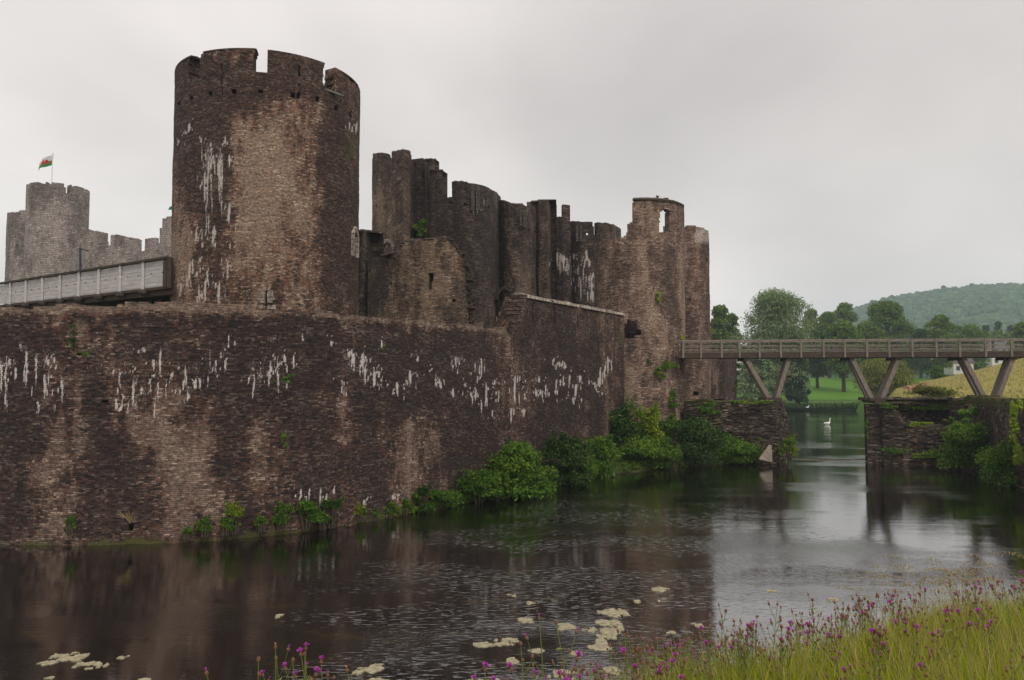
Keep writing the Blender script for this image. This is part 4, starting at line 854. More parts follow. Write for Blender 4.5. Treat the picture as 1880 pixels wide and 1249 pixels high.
# ------------------------------------------------------------------ plants
def leaves(C_, Nrm, size, asp=.55, droop=0., fold=.12):
    n = len(C_); d = RNG.normal(size=(n, 3)); d[:, 2] -= droop; nr = Nrm+RNG.normal(size=(n, 3))*.7; nr /= np.linalg.norm(nr, axis=1)[:, None]+1e-9
    d -= nr*np.sum(d*nr, 1)[:, None]; d /= np.linalg.norm(d, axis=1)[:, None]+1e-9; w = np.cross(nr, d)
    s = (size*RNG.uniform(.6, 1.35, n))[:, None]
    V = np.stack([C_-d*s*.5, C_+w*s*asp*.5+nr*s*fold, C_+d*s*.5, C_-w*s*asp*.5+nr*s*fold], 1).reshape(-1, 3)
    return V, np.arange(4*n).reshape(n, 4)
def clumpcloud(clumps, n, shell=.45):
    cl = np.array([[*c, *(np.ones(3)*r)] for c, r in clumps]); wgt = cl[:, 3]*cl[:, 5]; wgt /= wgt.sum(); k = RNG.choice(len(cl), n, p=wgt)
    d = RNG.normal(size=(n, 3)); d /= np.linalg.norm(d, axis=1)[:, None]; d[:, 2] = np.where(d[:, 2] < -.3, -d[:, 2]*.6, d[:, 2])
    rr = RNG.uniform(shell, 1.08, n)**.8; C_ = cl[k, :3]+d*cl[k, 3:]*rr[:, None]
    return C_, d*.9+np.array([0, 0, .45])
def trunk(base, top, r, nl=5, spread=2., seed=0):
    mb = MB(); base = np.array(base, float); top = np.array(top, float); H = top[2]-base[2]; ts = np.linspace(0, 1, 7)
    pts = base+(top-base)*ts[:, None]+np.c_[np.sin(ts*5+seed)*.04*H, np.cos(ts*4+seed)*.04*H, ts*0]*ts[:, None]
    mb.tube(pts, r*(1.15-ts*.85), 8)
    for k in range(nl):
        t0 = .28+.6*k/nl; p0 = base+(top-base)*t0; a = k*2.4+seed; L = spread*(1-.4*t0)
        q = np.array([p0, p0+[math.cos(a)*L*.45, math.sin(a)*L*.45, H*.12], p0+[math.cos(a)*L, math.sin(a)*L, H*.30]]); mb.tube(q, [r*.5*(1-t0*.5), r*.32, r*.1], 6)
    return mb
def tree(name, px, D, ytop, wpx, ybot, mat, label, n=6000, leaf_=.5, lobes=22, low=.25, group=None, seed=0, asp=.6, droop=0., conic=0., trunkpx=None, dep=.8, rough=1.):
    X = wx(px, D); zt = zat(ytop, D); zg = float(zground(np.array([X]), np.array([float(D)]))[0]) if ybot is None else zat(ybot, D)
    zg = max(zg, -.1); H = zt-zg; Wd = wpx*D/F
    o = empty(name, (X, D, zg), label, 'tree', group)
    trunk((X, D, zg-.3), (X, D, zg+H*.8), max(.12, H*.028), 6, Wd*.38, seed).build('trunk', M['bark'], o)
    cl = []
    lobes = int(lobes*1.7); low *= .55; n = int(n*1.9)
    for k in range(lobes):
        t = (k+.5)/lobes; z = zg+H*(low+.06+(.90-low)*t); env = math.sin(math.pi*min(1, max(.08, (t*.86+.14))))**.6*(1-conic*t)
        a = RNG.uniform(0, 2*math.pi); rad = Wd/2*env*RNG.uniform(.15, .74); r = Wd*RNG.uniform(.15, .23)*(1-.4*conic*t)
        cl.append(((X+rad*math.cos(a), D+rad*math.sin(a)*dep, min(z, zt-r*.75)), (r, r, r*.8)))
    cl.append(((X, D, zt-Wd*.15), (Wd*.17, Wd*.17, Wd*.15)))
    C_, Nn = clumpcloud(cl, n); V, q = leaves(C_, Nn, np.full(n, leaf_), asp, droop)
    mk('crown', V, [q], M[mat], o); return o
def bush(name, px, yb, wpx, hpx, mat, label, Y=None, n=None, lf=.15, z0=None, group=None, lobes=12, cat='bush', droop=0., dep=.7, asp=.6):
    D = Y if Y is not None else EYE*F/(yb-700)
    X = wx(px, D); zb = zat(yb, D) if z0 is None else z0; Wd = wpx*D/F*1.12; H = hpx*D/F*1.12
    if n is None: n = int(min(9000, max(500, 26*Wd*H/(lf*lf))))
    o = empty(name, (X, D, zb), label, cat, group); mb = MB()
    for k in range(7):
        a = k*.9+px; e = np.array([X+math.cos(a)*Wd*.33, D+math.sin(a)*Wd*.2, zb+H*RNG.uniform(.5, .85)]); mb.tube([(X+math.cos(a)*.1, D+math.sin(a)*.1, zb-.15), (X*.5+e[0]*.5, D*.5+e[1]*.5, zb+H*.3), e], [.035, .022, .008], 5)
    mb.build('stem', M['bark'], o); cl = []
    for k in range(lobes):
        a = RNG.uniform(0, 2*math.pi); t = RNG.uniform(.05, .85); rad = math.sqrt(max(.05, 1-t*t*.9))*RNG.uniform(.25, .75); r = RNG.uniform(.17, .27)
        cl.append(((X+math.cos(a)*rad*Wd/2, D+math.sin(a)*rad*Wd/2*dep, zb+t*H*.88), (Wd*r, Wd*r*dep, H*r*1.05)))
    C_, Nn = clumpcloud(cl, n, .3)
    # loose sprays that break the outline
    ns = max(8, int(lobes*1.6)); E = []
    for k in range(ns):
        c = cl[RNG.integers(len(cl))]; a = RNG.uniform(0, 2*math.pi); L = RNG.uniform(.12, .38)*max(H, Wd*.6); d = np.array([math.cos(a)*.6, math.sin(a)*.4, RNG.uniform(.3, 1)]); s_ = np.array(c[0])+d*np.array(c[1])*.8
        for j in range(22): E.append(s_+d*L*j/22+RNG.normal(size=3)*lf*(.5-.35*j/22)-np.array([0, 0, .5])*L*(j/22)**2)
    C_ = np.vstack([C_, E]); Nn = np.vstack([Nn, np.tile([0, 0, 1.], (len(E), 1))]); C_[:, 2] = np.maximum(C_[:, 2], zb-.05)
    V, q = leaves(C_, Nn, np.full(len(C_), lf), asp, droop); sc = max(Wd, H)
    fld = fbm(C_[:, 0]/sc*2.6+C_[:, 1]*.6, C_[:, 2]/sc*2.6, int(px) % 91); alt = {'leaf_mid': 'leaf_bright', 'leaf_dark': 'leaf_mid', 'leaf_lime': 'leaf_mid', 'leaf_blue': 'leaf_dark'}.get(mat, mat)
    mi = ((fld+RNG.normal(0, .05, len(C_))) > .64).astype(int); mk('foliage', V, [q], [M[mat], M[alt]], o, mi=mi); return o
# trees on the far shore and beyond
tree('tree', 1322, 152, 561, 74, None, 'leaf_treeb', 'green tree just right of the rear round tower, behind the bridge rail', 6000, .55, seed=1, low=.1)
tree('tree', 1345, 158, 575, 46, None, 'leaf_tree', 'small tree squeezed between the rear tower and the silvery willow', 3000, .5, seed=2, low=.1)
w_ = tree('silver_willow', 1424, 147, 532, 168, None, 'leaf_silver', 'large silvery grey-green willow rising behind the bridge on the far shore', 15000, .62, 46, .06, seed=3, asp=.30, droop=1.2)
tree('willow', 1385, 143.5, 636, 76, None, 'leaf_silver', 'lower grey-green willow under the bridge left of the first V strut', 4500, .5, seed=4, low=.05)
tree('dark_tree', 1462, 144.5, 632, 66, None, 'leaf_blue', 'dark drooping tree by the water right of the first V strut', 5200, .5, seed=5, low=.03, droop=1)
tree('park_tree', 1492, 235, 567, 52, None, 'leaf_olive', 'greyish tree directly right of the silvery willow', 3500, .7, seed=6)
tree('park_tree', 1522, 228, 572, 60, None, 'leaf_tree', 'green tree second right of the silvery willow', 3800, .7, seed=7)
tree('park_tree', 1553, 240, 556, 60, None, 'leaf_treeb', 'tall narrow tree left of the broad round oak', 3800, .7, seed=8)
tree('park_tree', 1548, 169, 592, 96, None, 'leaf_tree', 'dark park tree whose trunk stands on the lawn under the bridge', 7500, .6, seed=9, low=.42, lobes=30)
tree('park_tree', 1500, 178, 610, 60, None, 'leaf_dark', 'dark tree between silvery willow and the lawn tree', 4000, .6, seed=10, low=.3)
tree('broad_oak', 1630, 205, 553, 106, None, 'leaf_tree', 'broad round-headed dark green tree rising against the hill', 9000, .65, 34, .3, seed=11)
tree('park_tree', 1592, 195, 590, 80, None, 'leaf_treeb', 'mid green tree in front and left of the broad round oak', 5000, .6, seed=12)
tree('park_tree', 1728, 200, 578, 72, None, 'leaf_treeb', 'round green tree standing alone right of the broad oak', 5000, .6, seed=13)
tree('park_tree', 1783, 215, 596, 70, None, 'leaf_tree', 'low green tree above the rail right of the round tree', 4000, .65, seed=14)
tree('park_tree', 1690, 225, 604, 60, None, 'leaf_dark', 'low dark tree between the broad oak and the round tree', 3200, .65, seed=15)
tree('park_tree', 1880, 190, 592, 60, None, 'leaf_treeb', 'green tree cut off by the right frame edge above the rail', 3500, .6, seed=16)
for k, (x, y) in enumerate(((1812, 597), (1835, 590), (1858, 598), (1905, 590), (1940, 596), (1760, 606))):
    tree('conifer', x, 300+k*6, y, 34, None, 'leaf_blue', 'dark conifer in the line below the hill at right', 1500, .9, 14, .1, group='conifers below the hill', seed=k, conic=.6)
for k, x in enumerate((1345, 1405, 1460, 1980, 2060, 1250, 1180, 1090)):
    tree('park_tree', x, 262+k*3, 600+(k*7) % 14, 70, None, 'leaf_tree', 'green tree in the distant belt behind the silvery willow', 2200, .9, 14, .1, group='distant belt of trees', seed=k+30)
for k, (x, y) in enumerate(((1655, 655), (1770, 655), (1825, 652), (1868, 656), (1720, 652), (1795, 658), (1850, 660))):
    tree('park_tree', x, 232+k*4, y-14, 72, None, 'leaf_dark' if k % 2 else 'leaf_tree', 'dark low tree seen under the bridge deck at right', 1800, .7, 14, .02, group='low dark trees beyond the lawn', seed=k+50)
tree('weeping_willow', 1628, 112, 658, 128, 738, 'leaf_olive', 'low rounded olive-green willow on the shore under the second V strut', 9000, .42, 30, .05, seed=21, asp=.3, droop=1.8)
tree('sapling', 1722, 132, 672, 38, 708, 'leaf_mid', 'small round sapling standing alone on the bright lawn', 1500, .35, 12, .3, seed=22)
tree('dark_shrub', 1333, 120, 690, 40, 740, 'leaf_dark', 'dark shrub at the water edge right of the low dark wall', 1600, .4, 10, .0, seed=23)
for k in range(13):
    tree('hedgerow_tree', 1500+k*42, 275+(k*13) % 20, 598+(k*11) % 13, 96, None, 'leaf_tree' if k % 3 else 'leaf_dark', 'tree in the dense hedgerow just above the bridge rail at right', 1700, 1.0, 12, .0, group='hedgerow beyond the park', seed=k+70)
n = 60000; X = RNG.uniform(34, 95, n); Y = RNG.uniform(56, 118, n); k_ = inpoly(X, Y, RGT) & (X/Y < .78); X = X[k_]; Y = Y[k_]; Z = zground(X, Y); n = len(X)
V, q = leaves(np.c_[X, Y, Z+.12], np.tile([0, -1., .3], (n, 1)), .25+.5*fbm(X*.35, Y*.35, 8)**2, .16, -2.5); og = mk('dry_meadow_grass', V, [q], M['slope_grass']); tag(og, 'golden uncut grass on the slope right of the bridge', 'grass', kind='stuff')
# reeds along the far shore
n = 9000; X = RNG.uniform(30, 70, n); Y = 141+RNG.normal(0, .5, n)+3*np.sin(X*.03); h_ = RNG.uniform(.4, 1.3, n)
C_ = np.c_[X, Y, .3+h_*.5]; V, q = leaves(C_, np.tile([0, -1., .2], (n, 1)), h_, .22, -2.); o = mk('shore_reeds', V, [q], M['leaf_dark']); tag(o, 'dark fringe of reeds along the far shore', 'reeds', kind='stuff')
# forest on the hill
ico = []
t_ = (1+5**.5)/2; iv = np.array([(-1, t_, 0), (1, t_, 0), (-1, -t_, 0), (1, -t_, 0), (0, -1, t_), (0, 1, t_), (0, -1, -t_), (0, 1, -t_), (t_, 0, -1), (t_, 0, 1), (-t_, 0, -1), (-t_, 0, 1)])/1.902
it = np.array([(0, 11, 5), (0, 5, 1), (0, 1, 7), (0, 7, 10), (0, 10, 11), (1, 5, 9), (5, 11, 4), (11, 10, 2), (10, 7, 6), (7, 1, 8), (3, 9, 4), (3, 4, 2), (3, 2, 6), (3, 6, 8), (3, 8, 9), (4, 9, 5), (2, 4, 11), (6, 2, 10), (8, 6, 7), (9, 8, 1)])
n = 19000; Y = RNG.uniform(480, 1190, n); pxx = RNG.uniform(1330, 2350, n); X = (pxx-CX)/F*Y; keep = fbm(X/90, Y/90, 9) > .22; X = X[keep]; Y = Y[keep]; n = len(X)
r = RNG.uniform(2.6, 6.0, n); V = (iv[None]*(1+RNG.uniform(-.35, .35, (n, 12, 1)))*r[:, None, None]*np.array([1, 1, 1.15])+np.c_[X, Y, zhill(X, Y)+r*.5][:, None]).reshape(-1, 3)
q = (it[None]+np.arange(n)[:, None, None]*12).reshape(-1, 3); o = mk('hillside_forest', V, [q], M['leaf_forest']); tag(o, 'hazy woodland covering the far hill', 'forest', kind='stuff')
for k, (x, y) in enumerate(((1736, 525), (1788, 521), (1838, 521), (1860, 523), (1605, 552), (1640, 543))):
    tree('ridge_tree', x, 1140, y, 14, y+15, 'leaf_forest', 'tiny lone tree breaking the skyline of the far hill', 350, 3.2, 8, .2, group='trees on the hill ridge', seed=k)

# bushes along the foot of the wall
B = 'bush'
bush(B, 947, 911, 128, 92, 'leaf_mid', 'big rounded leafy bush at the foot of the wall, the largest over the water', n=9000, lf=.17, lobes=22)
bush(B, 1040, 888, 104, 84, 'leaf_dark', 'dark leafy bush directly right of the biggest rounded bush', n=7000, lf=.17, lobes=18)
bush(B, 880, 922, 84, 58, 'leaf_mid', 'low yellow-green bush left of the biggest rounded bush', n=4500, lf=.13, lobes=14)
bush(B, 815, 932, 62, 34, 'leaf_mid', 'small green clump at the waterline below the dark wall, left of the yellow-green bush', n=2400, lf=.12)
bush(B, 777, 938, 40, 44, 'leaf_dark', 'small upright weed clump where the bushes begin at the wall foot', n=1300, lf=.11)
bush(B, 1105, 873, 74, 66, 'leaf_mid', 'green bush under the seam where wall meets the ruined round tower', n=4500, lf=.17)
bush(B, 1128, 842, 84, 92, 'leaf_dark', 'tall dark ivy-like shrub in the corner of wall and ruined round tower', Y=49.6, n=5500, lf=.20, lobes=18)
bush(B, 1180, 862, 120, 52, 'leaf_mid', 'broad low bush at the waterline below the ruined round tower', n=6000, lf=.17, lobes=18)
bush(B, 1192, 826, 52, 84, 'leaf_lime', 'bright lime-yellow shrub against the foot of the ruined round tower', Y=51.2, n=2800, lf=.19)
bush(B, 1155, 815, 56, 76, 'leaf_mid', 'leafy shrub just left of the bright lime shrub', Y=51.4, n=2500, lf=.18)
bush(B, 1270, 856, 112, 88, 'leaf_blue', 'dark blue-green bushy shrub between round tower and left pier', n=8000, lf=.16, lobes=22)
bush(B, 1352, 852, 96, 50, 'leaf_mid', 'low bright bush in front of the left pier', n=4500, lf=.16, lobes=16)
bush(B, 1228, 812, 50, 40, 'leaf_mid', 'shrub on the mound right of the lime shrub', Y=51.6, n=1800, lf=.17)
bush(B, 1446, 842, 34, 42, 'leaf_lime', 'small lime tuft hanging at the water corner of the left pier', Y=50.3, n=900, lf=.13)
bush(B, 1772, 862, 104, 86, 'leaf_mid', 'leafy bush over the water in front of the right bank wall', Y=46.5, n=7500, lf=.16, lobes=20)
bush(B, 1838, 893, 92, 84, 'leaf_mid', 'leafy bush at the right frame edge below the ivy-hung wall', Y=40.6, n=6500, lf=.14, lobes=20)
bush(B, 1905, 915, 60, 60, 'leaf_dark', 'dark bush cut by the right frame edge at the water', Y=35.5, n=3000, lf=.14)
bush('bramble', 1712, 736, 90, 26, 'leaf_olive', 'straggly olive bramble heap behind the ruined pier', Y=56, n=2600, lf=.16)
bush('bramble', 1690, 722, 60, 16, 'tan', 'pinkish dry bramble stalks above the ruined pier', Y=62, n=800, lf=.14)
bush(B, 1000, 897, 46, 44, 'leaf_bright', 'small bright bush wedged between the two biggest bushes', n=1600, lf=.14)
bush(B, 1076, 880, 44, 40, 'leaf_bright', 'small bright bush right of the dark leafy bush', n=1400, lf=.14)
bush(B, 1235, 862, 44, 38, 'leaf_bright', 'small bright bush at the waterline left of the blue-green shrub', n=1300, lf=.14)
bush(B, 910, 917, 36, 36, 'leaf_dark', 'small dark bush at the left edge of the biggest rounded bush', n=1100, lf=.13)
# small plants rooted at the waterline of the wall
for k, (x, yb, w, h, mt) in enumerate(((383, 978, 34, 26, 'leaf_mid'), (437, 972, 40, 46, 'leaf_lime'), (420, 976, 30, 22, 'leaf_mid'), (520, 962, 46, 40, 'leaf_mid'), (566, 966, 66, 46, 'leaf_mid'), (612, 962, 40, 44, 'leaf_dark'), (596, 966, 36, 26, 'leaf_mid'),
        (664, 950, 26, 18, 'leaf_lime'), (690, 950, 26, 14, 'leaf_mid'), (716, 944, 30, 20, 'leaf_mid'), (745, 940, 30, 22, 'leaf_mid'), (486, 968, 26, 16, 'leaf_mid'), (138, 972, 16, 26, 'leaf_mid'), (350, 982, 22, 10, 'leaf_mid'))):
    Yw = EYE*F/(yb-700)-.0; Yw = float(np.interp(x, [a for a, b in wallpx], [b for a, b in wallpx]))-.32
    bush('wall_weed', x, yb, w, h, mt, ['low green weed at the waterline of the dark curved wall', None][0] if k != 1 else 'tall lime-green weed with leaning stems at the waterline of the curved wall', Y=Yw, n=int(16*w*h/20)+60, lf=.09, lobes=7, cat='plant', group='weeds at the foot of the curved wall', dep=.35)
def ivy(px, py, w, h, Y, mat, label, n=500, lf=.12, pieces=5, thick=.16, name='ivy_patch', drop=0.):
    c = at(px, py, Y); o = empty(name, tuple(c), label, 'ivy'); cl = []
    for k in range(pieces):
        t = RNG.uniform(-.5, .5); cl.append(((c.x+(RNG.uniform(-.38, .38)*(1-abs(t)*.6))*w*Y/F, c.y+RNG.uniform(-.04, .04), c.z+t*.8*h*Y/F), (w*Y/F*.22, thick, h*Y/F*.16)))
    C_, Nn = clumpcloud(cl, n, .1); Nn = Nn*.3+np.array([0, -1, .2]); V, q = leaves(C_, Nn, np.full(n, lf), .8, 1.); mk('foliage', V, [q], M[mat], o)
    mb = MB(); mb.tube([(c.x, c.y+.1, c.z-h*Y/F*.5), (c.x+.05, c.y+.08, c.z), (c.x-.04, c.y+.1, c.z+h*Y/F*.45)], [.03, .02, .01], 5); mb.build('stem', M['bark'], o)
ivy(770, 418, 30, 40, 58.9, 'leaf_mid', 'bright ivy clump in the angle of the gatehouse above the ruined stump', 1300, .22, 8, .3)
ivy(1207, 543, 13, 34, 52.75, 'leaf_lime', 'lime ivy tuft high on the ruined round tower', 420, .13, 5)
ivy(1222, 672, 46, 24, 52.8, 'leaf_mid', 'spreading ivy across the middle of the ruined round tower', 420, .13, 8)
ivy(1212, 688, 30, 26, 52.6, 'leaf_mid', 'ivy strand just below the spreading ivy on the ruined round tower', 260, .12, 5)
ivy(1234, 742, 22, 62, 52.9, 'leaf_mid', 'ivy column low on the right side of the ruined round tower', 520, .13, 8)
ivy(1253, 640, 8, 50, 53.9, 'leaf_lime', 'thin lime ivy strip on the tower edge beside the bridge end', 200, .12, 5)
ivy(1188, 661, 16, 14, 52.7, 'leaf_mid', 'small ivy sprig left of the spreading ivy', 90, .12, 3)
ivy(1190, 375, 26, 8, 53, 'leaf_mid', 'green tuft growing under the top coping of the ruined round tower', 150, .13, 4)
ivy(530, 697, 28, 26, 28.05-.7, 'leaf_mid', 'fern tuft growing from the middle of the curved wall', 160, .09, 4)
ivy(522, 815, 12, 44, 27.5-.35, 'leaf_mid', 'hanging green weed lower on the curved wall under the fern tuft', 170, .08, 5)
ivy(132, 618, 16, 54, 25.8, 'leaf_dark', 'dark weed trailing down a crack in the curved wall at left', 150, .08, 6)
ivy(152, 649, 20, 10, 25.75, 'leaf_mid', 'small weed tuft at the hole in the curved wall at left', 90, .08, 3)
ivy(703, 634, 6, 22, 30.2, 'leaf_mid', 'thin green sprig near the top of the curved wall below the ruined stump', 40, .08, 3)
ivy(1868, 800, 26, 130, 38.3, 'leaf_lime', 'lime ivy curtain hanging down the right bank wall at the frame edge', 1600, .13, 14)
ivy(1790, 765, 60, 50, 47.8, 'leaf_mid', 'ivy sheet on the right bank wall above the bush', 900, .14, 10)
ivy(1300, 750, 50, 26, 51.9, 'leaf_mid', 'ivy hanging over the top of the left pier beside the round tower', 700, .14, 8)
ivy(1300, 785, 44, 30, 51.8, 'leaf_lime', 'yellowish ivy lower on the left pier beside the round tower', 420, .13, 8)
ivy(1592, 790, 10, 50, 50.8, 'leaf_mid', 'ivy down the water corner of the ruined pier', 200, .12, 5)
ivy(1650, 828, 70, 12, 50.3, 'leaf_mid', 'mossy growth along the foot of the ruined pier', 500, .11, 9)
ivy(1690, 780, 60, 10, 50.4, 'leaf_lime', 'yellow-green growth on the sloping ledge of the ruined pier', 300, .12, 8)
ivy(1632, 746, 34, 14, 50.5, 'leaf_mid', 'green tufts on the broken shoulder of the ruined pier', 420, .12, 7)
ivy(1720, 748, 110, 12, 53.4, 'leaf_bright', 'creeper along the top of the wall behind the ruined pier', 900, .13, 14)
ivy(1700, 835, 60, 16, 50.1, 'leaf_bright', 'bright growth at the waterline beside the leafy bush on the ruined pier', 420, .12, 8)
ivy(1385, 738, 90, 8, 50.9, 'leaf_bright', 'thin moss fringe along the top edge of the left pier', 360, .11, 12)
ivy(1350, 716, 10, 34, 53.5, 'leaf_mid', 'green sprig beside the low dark wall above the left pier', 100, .13, 3)
ivy(750, 455, 60, 10, 50.0, 'leaf_mid', 'green growth on the top of the ruined stump', 240, .12, 8)
# dry grass tuft on the wall
o = empty('grass_tuft', tuple(at(238, 958, 25.7)), 'straw-coloured grass tuft growing low on the curved wall', 'grass tuft'); mb = MB(); c = at(239, 962, 25.72)
for k in range(60):
    a = RNG.uniform(-1, 1); mb.tube([c, c+Vector((a*.12, -.1, .22)), c+Vector((a*.34-.05, -.18, RNG.uniform(.25, .5)))], [.006, .005, .002], 3)
mb.build('blades', M['drygrass'], o)

# ------------------------------------------------------------------ stone fin, birds, houses
mb = MB(); Y = 49.6; c = [at(x, y, Y) for x, y in ((1393, 843), (1418, 849), (1417, 819), (1411, 818))]
V = [tuple(p) for p in c]+[(p.x+.15, p.y+.45, p.z) for p in c]; mb.add(V, [[0, 1, 2, 3], [7, 6, 5, 4], [0, 4, 5, 1], [1, 5, 6, 2], [2, 6, 7, 3], [3, 7, 4, 0]]); 
o = mb.build('leaning_slab', M['palestone']); tag(o, 'pale wedge-shaped stone slab standing at the water in front of the left pier', 'stone')
def bird(name, base, s, mat, label, cat, neck=1., swim=False, heading=0.):
    o = empty(name, base, label, cat); b = Vector(base); ca, sa_ = math.cos(heading), math.sin(heading)
    def P(x, z, y=0): return b+Vector(((x*ca-y*sa_)*s, (x*sa_+y*ca)*s, z*s))
    mb = MB(); leg = 0 if swim else .32
    mb.tube([P(-.52, leg+.22), P(-.38, leg+.20), P(-.15, leg+.17), P(.12, leg+.19), P(.26, leg+.27), P(.30, leg+.30+.14*neck), P(.30, leg+.34+.26*neck), P(.36, leg+.37+.30*neck), P(.44, leg+.34+.30*neck)], [s*v for v in (.02, .09, .17, .17, .09, .05, .045, .062, .02)], 9)
    mb.build('body', M[mat], o, smooth=True); mb = MB(); mb.tube([P(.42, leg+.35+.30*neck), P(.55, leg+.32+.30*neck)], [s*.025, s*.008], 5); mb.build('beak', M['orange'] if mat == 'white' else M['iron'], o)
    mb = MB(); 
    for y in (-.13, .13): mb.tube([P(-.45, leg+.25, y*.5), P(-.2, leg+.25, y), P(.08, leg+.22, y)], [s*.02, s*.08, s*.03], 6)
    mb.build('wings', M[mat], o, smooth=True)
    if not swim:
        for y in (-.05, .05): mb = MB(); mb.tube([P(0, 0, y), P(.02, leg+.1, y)], s*.015, 5); mb.build('leg', M['iron'], o)
bird('swan', (wx(1517, 97), 97, -.02), 1.05, 'white', 'white swan swimming in the gap between the piers', 'swan', 1.3, True, .2)
bird('egret', (wx(1481, 141.5), 141.5, .3), .75, 'white', 'small white bird standing on the far lawn shore above the swan', 'bird', 1.2)
q = at(1207, 367, 53.6); bird('crow', (q.x, q.y, q.z), .42, 'crow', 'dark bird perched upright on top of the ruined round tower, left of the pair', 'bird', .5, heading=1.9)
q = at(1223, 369.5, 53.6); bird('crow', (q.x, q.y, q.z), .36, 'crow', 'smaller dark bird perched on the ruined round tower, right of the pair', 'bird', .2, heading=3.0)
def house(px, D, w, d, hgt, ztop, label, mat='render', rz=0.1):
    X = wx(px, D); zt = zat(ztop, D); zb = zt-hgt-2.2; o = empty('house', (X, D, zb), label, 'house')
    def T(x, y, z): return (X+x*math.cos(rz)-y*math.sin(rz), D+x*math.sin(rz)+y*math.cos(rz), z)
    mb = MB(); v = [T(x, y, z) for x in (-w/2, w/2) for y in (-d/2, d/2) for z in (zb, zb+hgt)]; mb.add(v, [[0, 1, 3, 2], [4, 6, 7, 5], [0, 4, 5, 1], [2, 3, 7, 6]])
    mb.add([T(-w/2, -d/2, zb+hgt), T(-w/2, d/2, zb+hgt), T(-w/2, 0, zt-.1), T(w/2, -d/2, zb+hgt), T(w/2, d/2, zb+hgt), T(w/2, 0, zt-.1)], [], [[0, 2, 1], [3, 4, 5]]); mb.build('wall', M[mat], o)
    mb = MB(); e = .35; z0 = zb+hgt-.2
    for s in (-1, 1): mb.add([T(-w/2-e, s*(d/2+e), z0), T(w/2+e, s*(d/2+e), z0), T(w/2+e, 0, zt), T(-w/2-e, 0, zt), T(-w/2-e, s*(d/2+e), z0-.12), T(w/2+e, s*(d/2+e), z0-.12), T(w/2+e, 0, zt-.12), T(-w/2-e, 0, zt-.12)], [[0, 1, 2, 3], [7, 6, 5, 4], [0, 4, 5, 1]])
    rf = mb.build('roof', M['roof'], o); mb = MB(); mb.box(T(w*.3, 0, zt+.3), (.8, .6, 1.3)); mb.build('chimney', M['pinkrender'], o)
    for x in np.arange(-w/2+1.4, w/2-.8, 2.6):
        for z in (zb+1.2, zb+3.9):
            if z+1.2 < zb+hgt: mb = MB(); mb.box(T(x, -d/2-.02, z+.5), (1.1, .06, 1.2), rz); mb.build('window', M['glass'], o)
house(1755, 215, 6, 6, 3.6, 650, 'pale house glimpsed under the bridge deck left of the third V strut')
house(1700, 240, 12, 8, 5.4, 628, 'brownish house with a long roof glimpsed through the bridge rails', 'pinkrender')
house(1832, 232, 10, 8, 5.4, 628, 'pale house glimpsed through the bridge rails above the third V strut')
house(1335, 250, 10, 8, 5., 640, 'house hidden in trees right of the rear round tower')

# ------------------------------------------------------------------ floating algae
def algae(px, py, w, h, label, grp, k):
    D = EYE*F/(py-700); X = wx(px, D); Wd = w*D/F; Hd = h*D*D/(EYE*F); cs = .03; nx = int(Wd*1.5/cs)+2; ny = int(Hd*1.5/cs)+2
    gx_, gy_ = np.meshgrid((np.arange(nx)-nx/2)*cs, (np.arange(ny)-ny/2)*cs, indexing='ij')
    r_ = np.hypot(gx_/(Wd/2), gy_/(Hd/2)); ok = (1-r_)*.75+(fbm(gx_*3.6+k*9, gy_*2.6+k, 3, 5)-.5)*3.6 > .30
    ok |= (fbm(gx_*7+k*5, gy_*7, 9, 3) > .74) & (r_ < 1.3)
    cells = set(zip(*[v.tolist() for v in np.nonzero(ok)])); comps = []
    while cells:
        st = [cells.pop()]; comp = {st[0]}
        while st:
            i, j = st.pop()
            for q in ((i+1, j), (i-1, j), (i, j+1), (i, j-1)):
                if q in cells: cells.remove(q); comp.add(q); st.append(q)
        comps.append(comp)
    comps.sort(key=len, reverse=True)
    for ci, S_ in enumerate(comps[:7]):
        if len(S_) < (3 if ci == 0 else 8): continue
        vid = {}; V = []; Q_ = []
        def vert(i, j, z):
            if (i, j, z) not in vid: vid[(i, j, z)] = len(V); V.append((X+(i-nx/2)*cs+RNG.uniform(-.01, .01), D+(j-ny/2)*cs+RNG.uniform(-.01, .01), z+(RNG.uniform(0, .006) if z > 0 else 0)))
            return vid[(i, j, z)]
        for i, j in sorted(S_):
            Q_.append([vert(i, j, .010), vert(i+1, j, .010), vert(i+1, j+1, .010), vert(i, j+1, .010)])
            for di, dj, a, b_ in ((0, -1, (0, 0), (1, 0)), (1, 0, (1, 0), (1, 1)), (0, 1, (1, 1), (0, 1)), (-1, 0, (0, 1), (0, 0))):
                if (i+di, j+dj) not in S_: Q_.append([vert(i+a[0], j+a[1], -.03), vert(i+b_[0], j+b_[1], -.03), vert(i+b_[0], j+b_[1], .010), vert(i+a[0], j+a[1], .010)])
        o = mk('algae_mat', V, [np.array(Q_)], M['algae']); tag(o, label if ci == 0 else 'small pale algae patch floating on the moat', 'algae', grp)
M['algae'] = flat('pond_scum', (.15, .13, .07), (.45, .405, .28), 9, bump=.8)
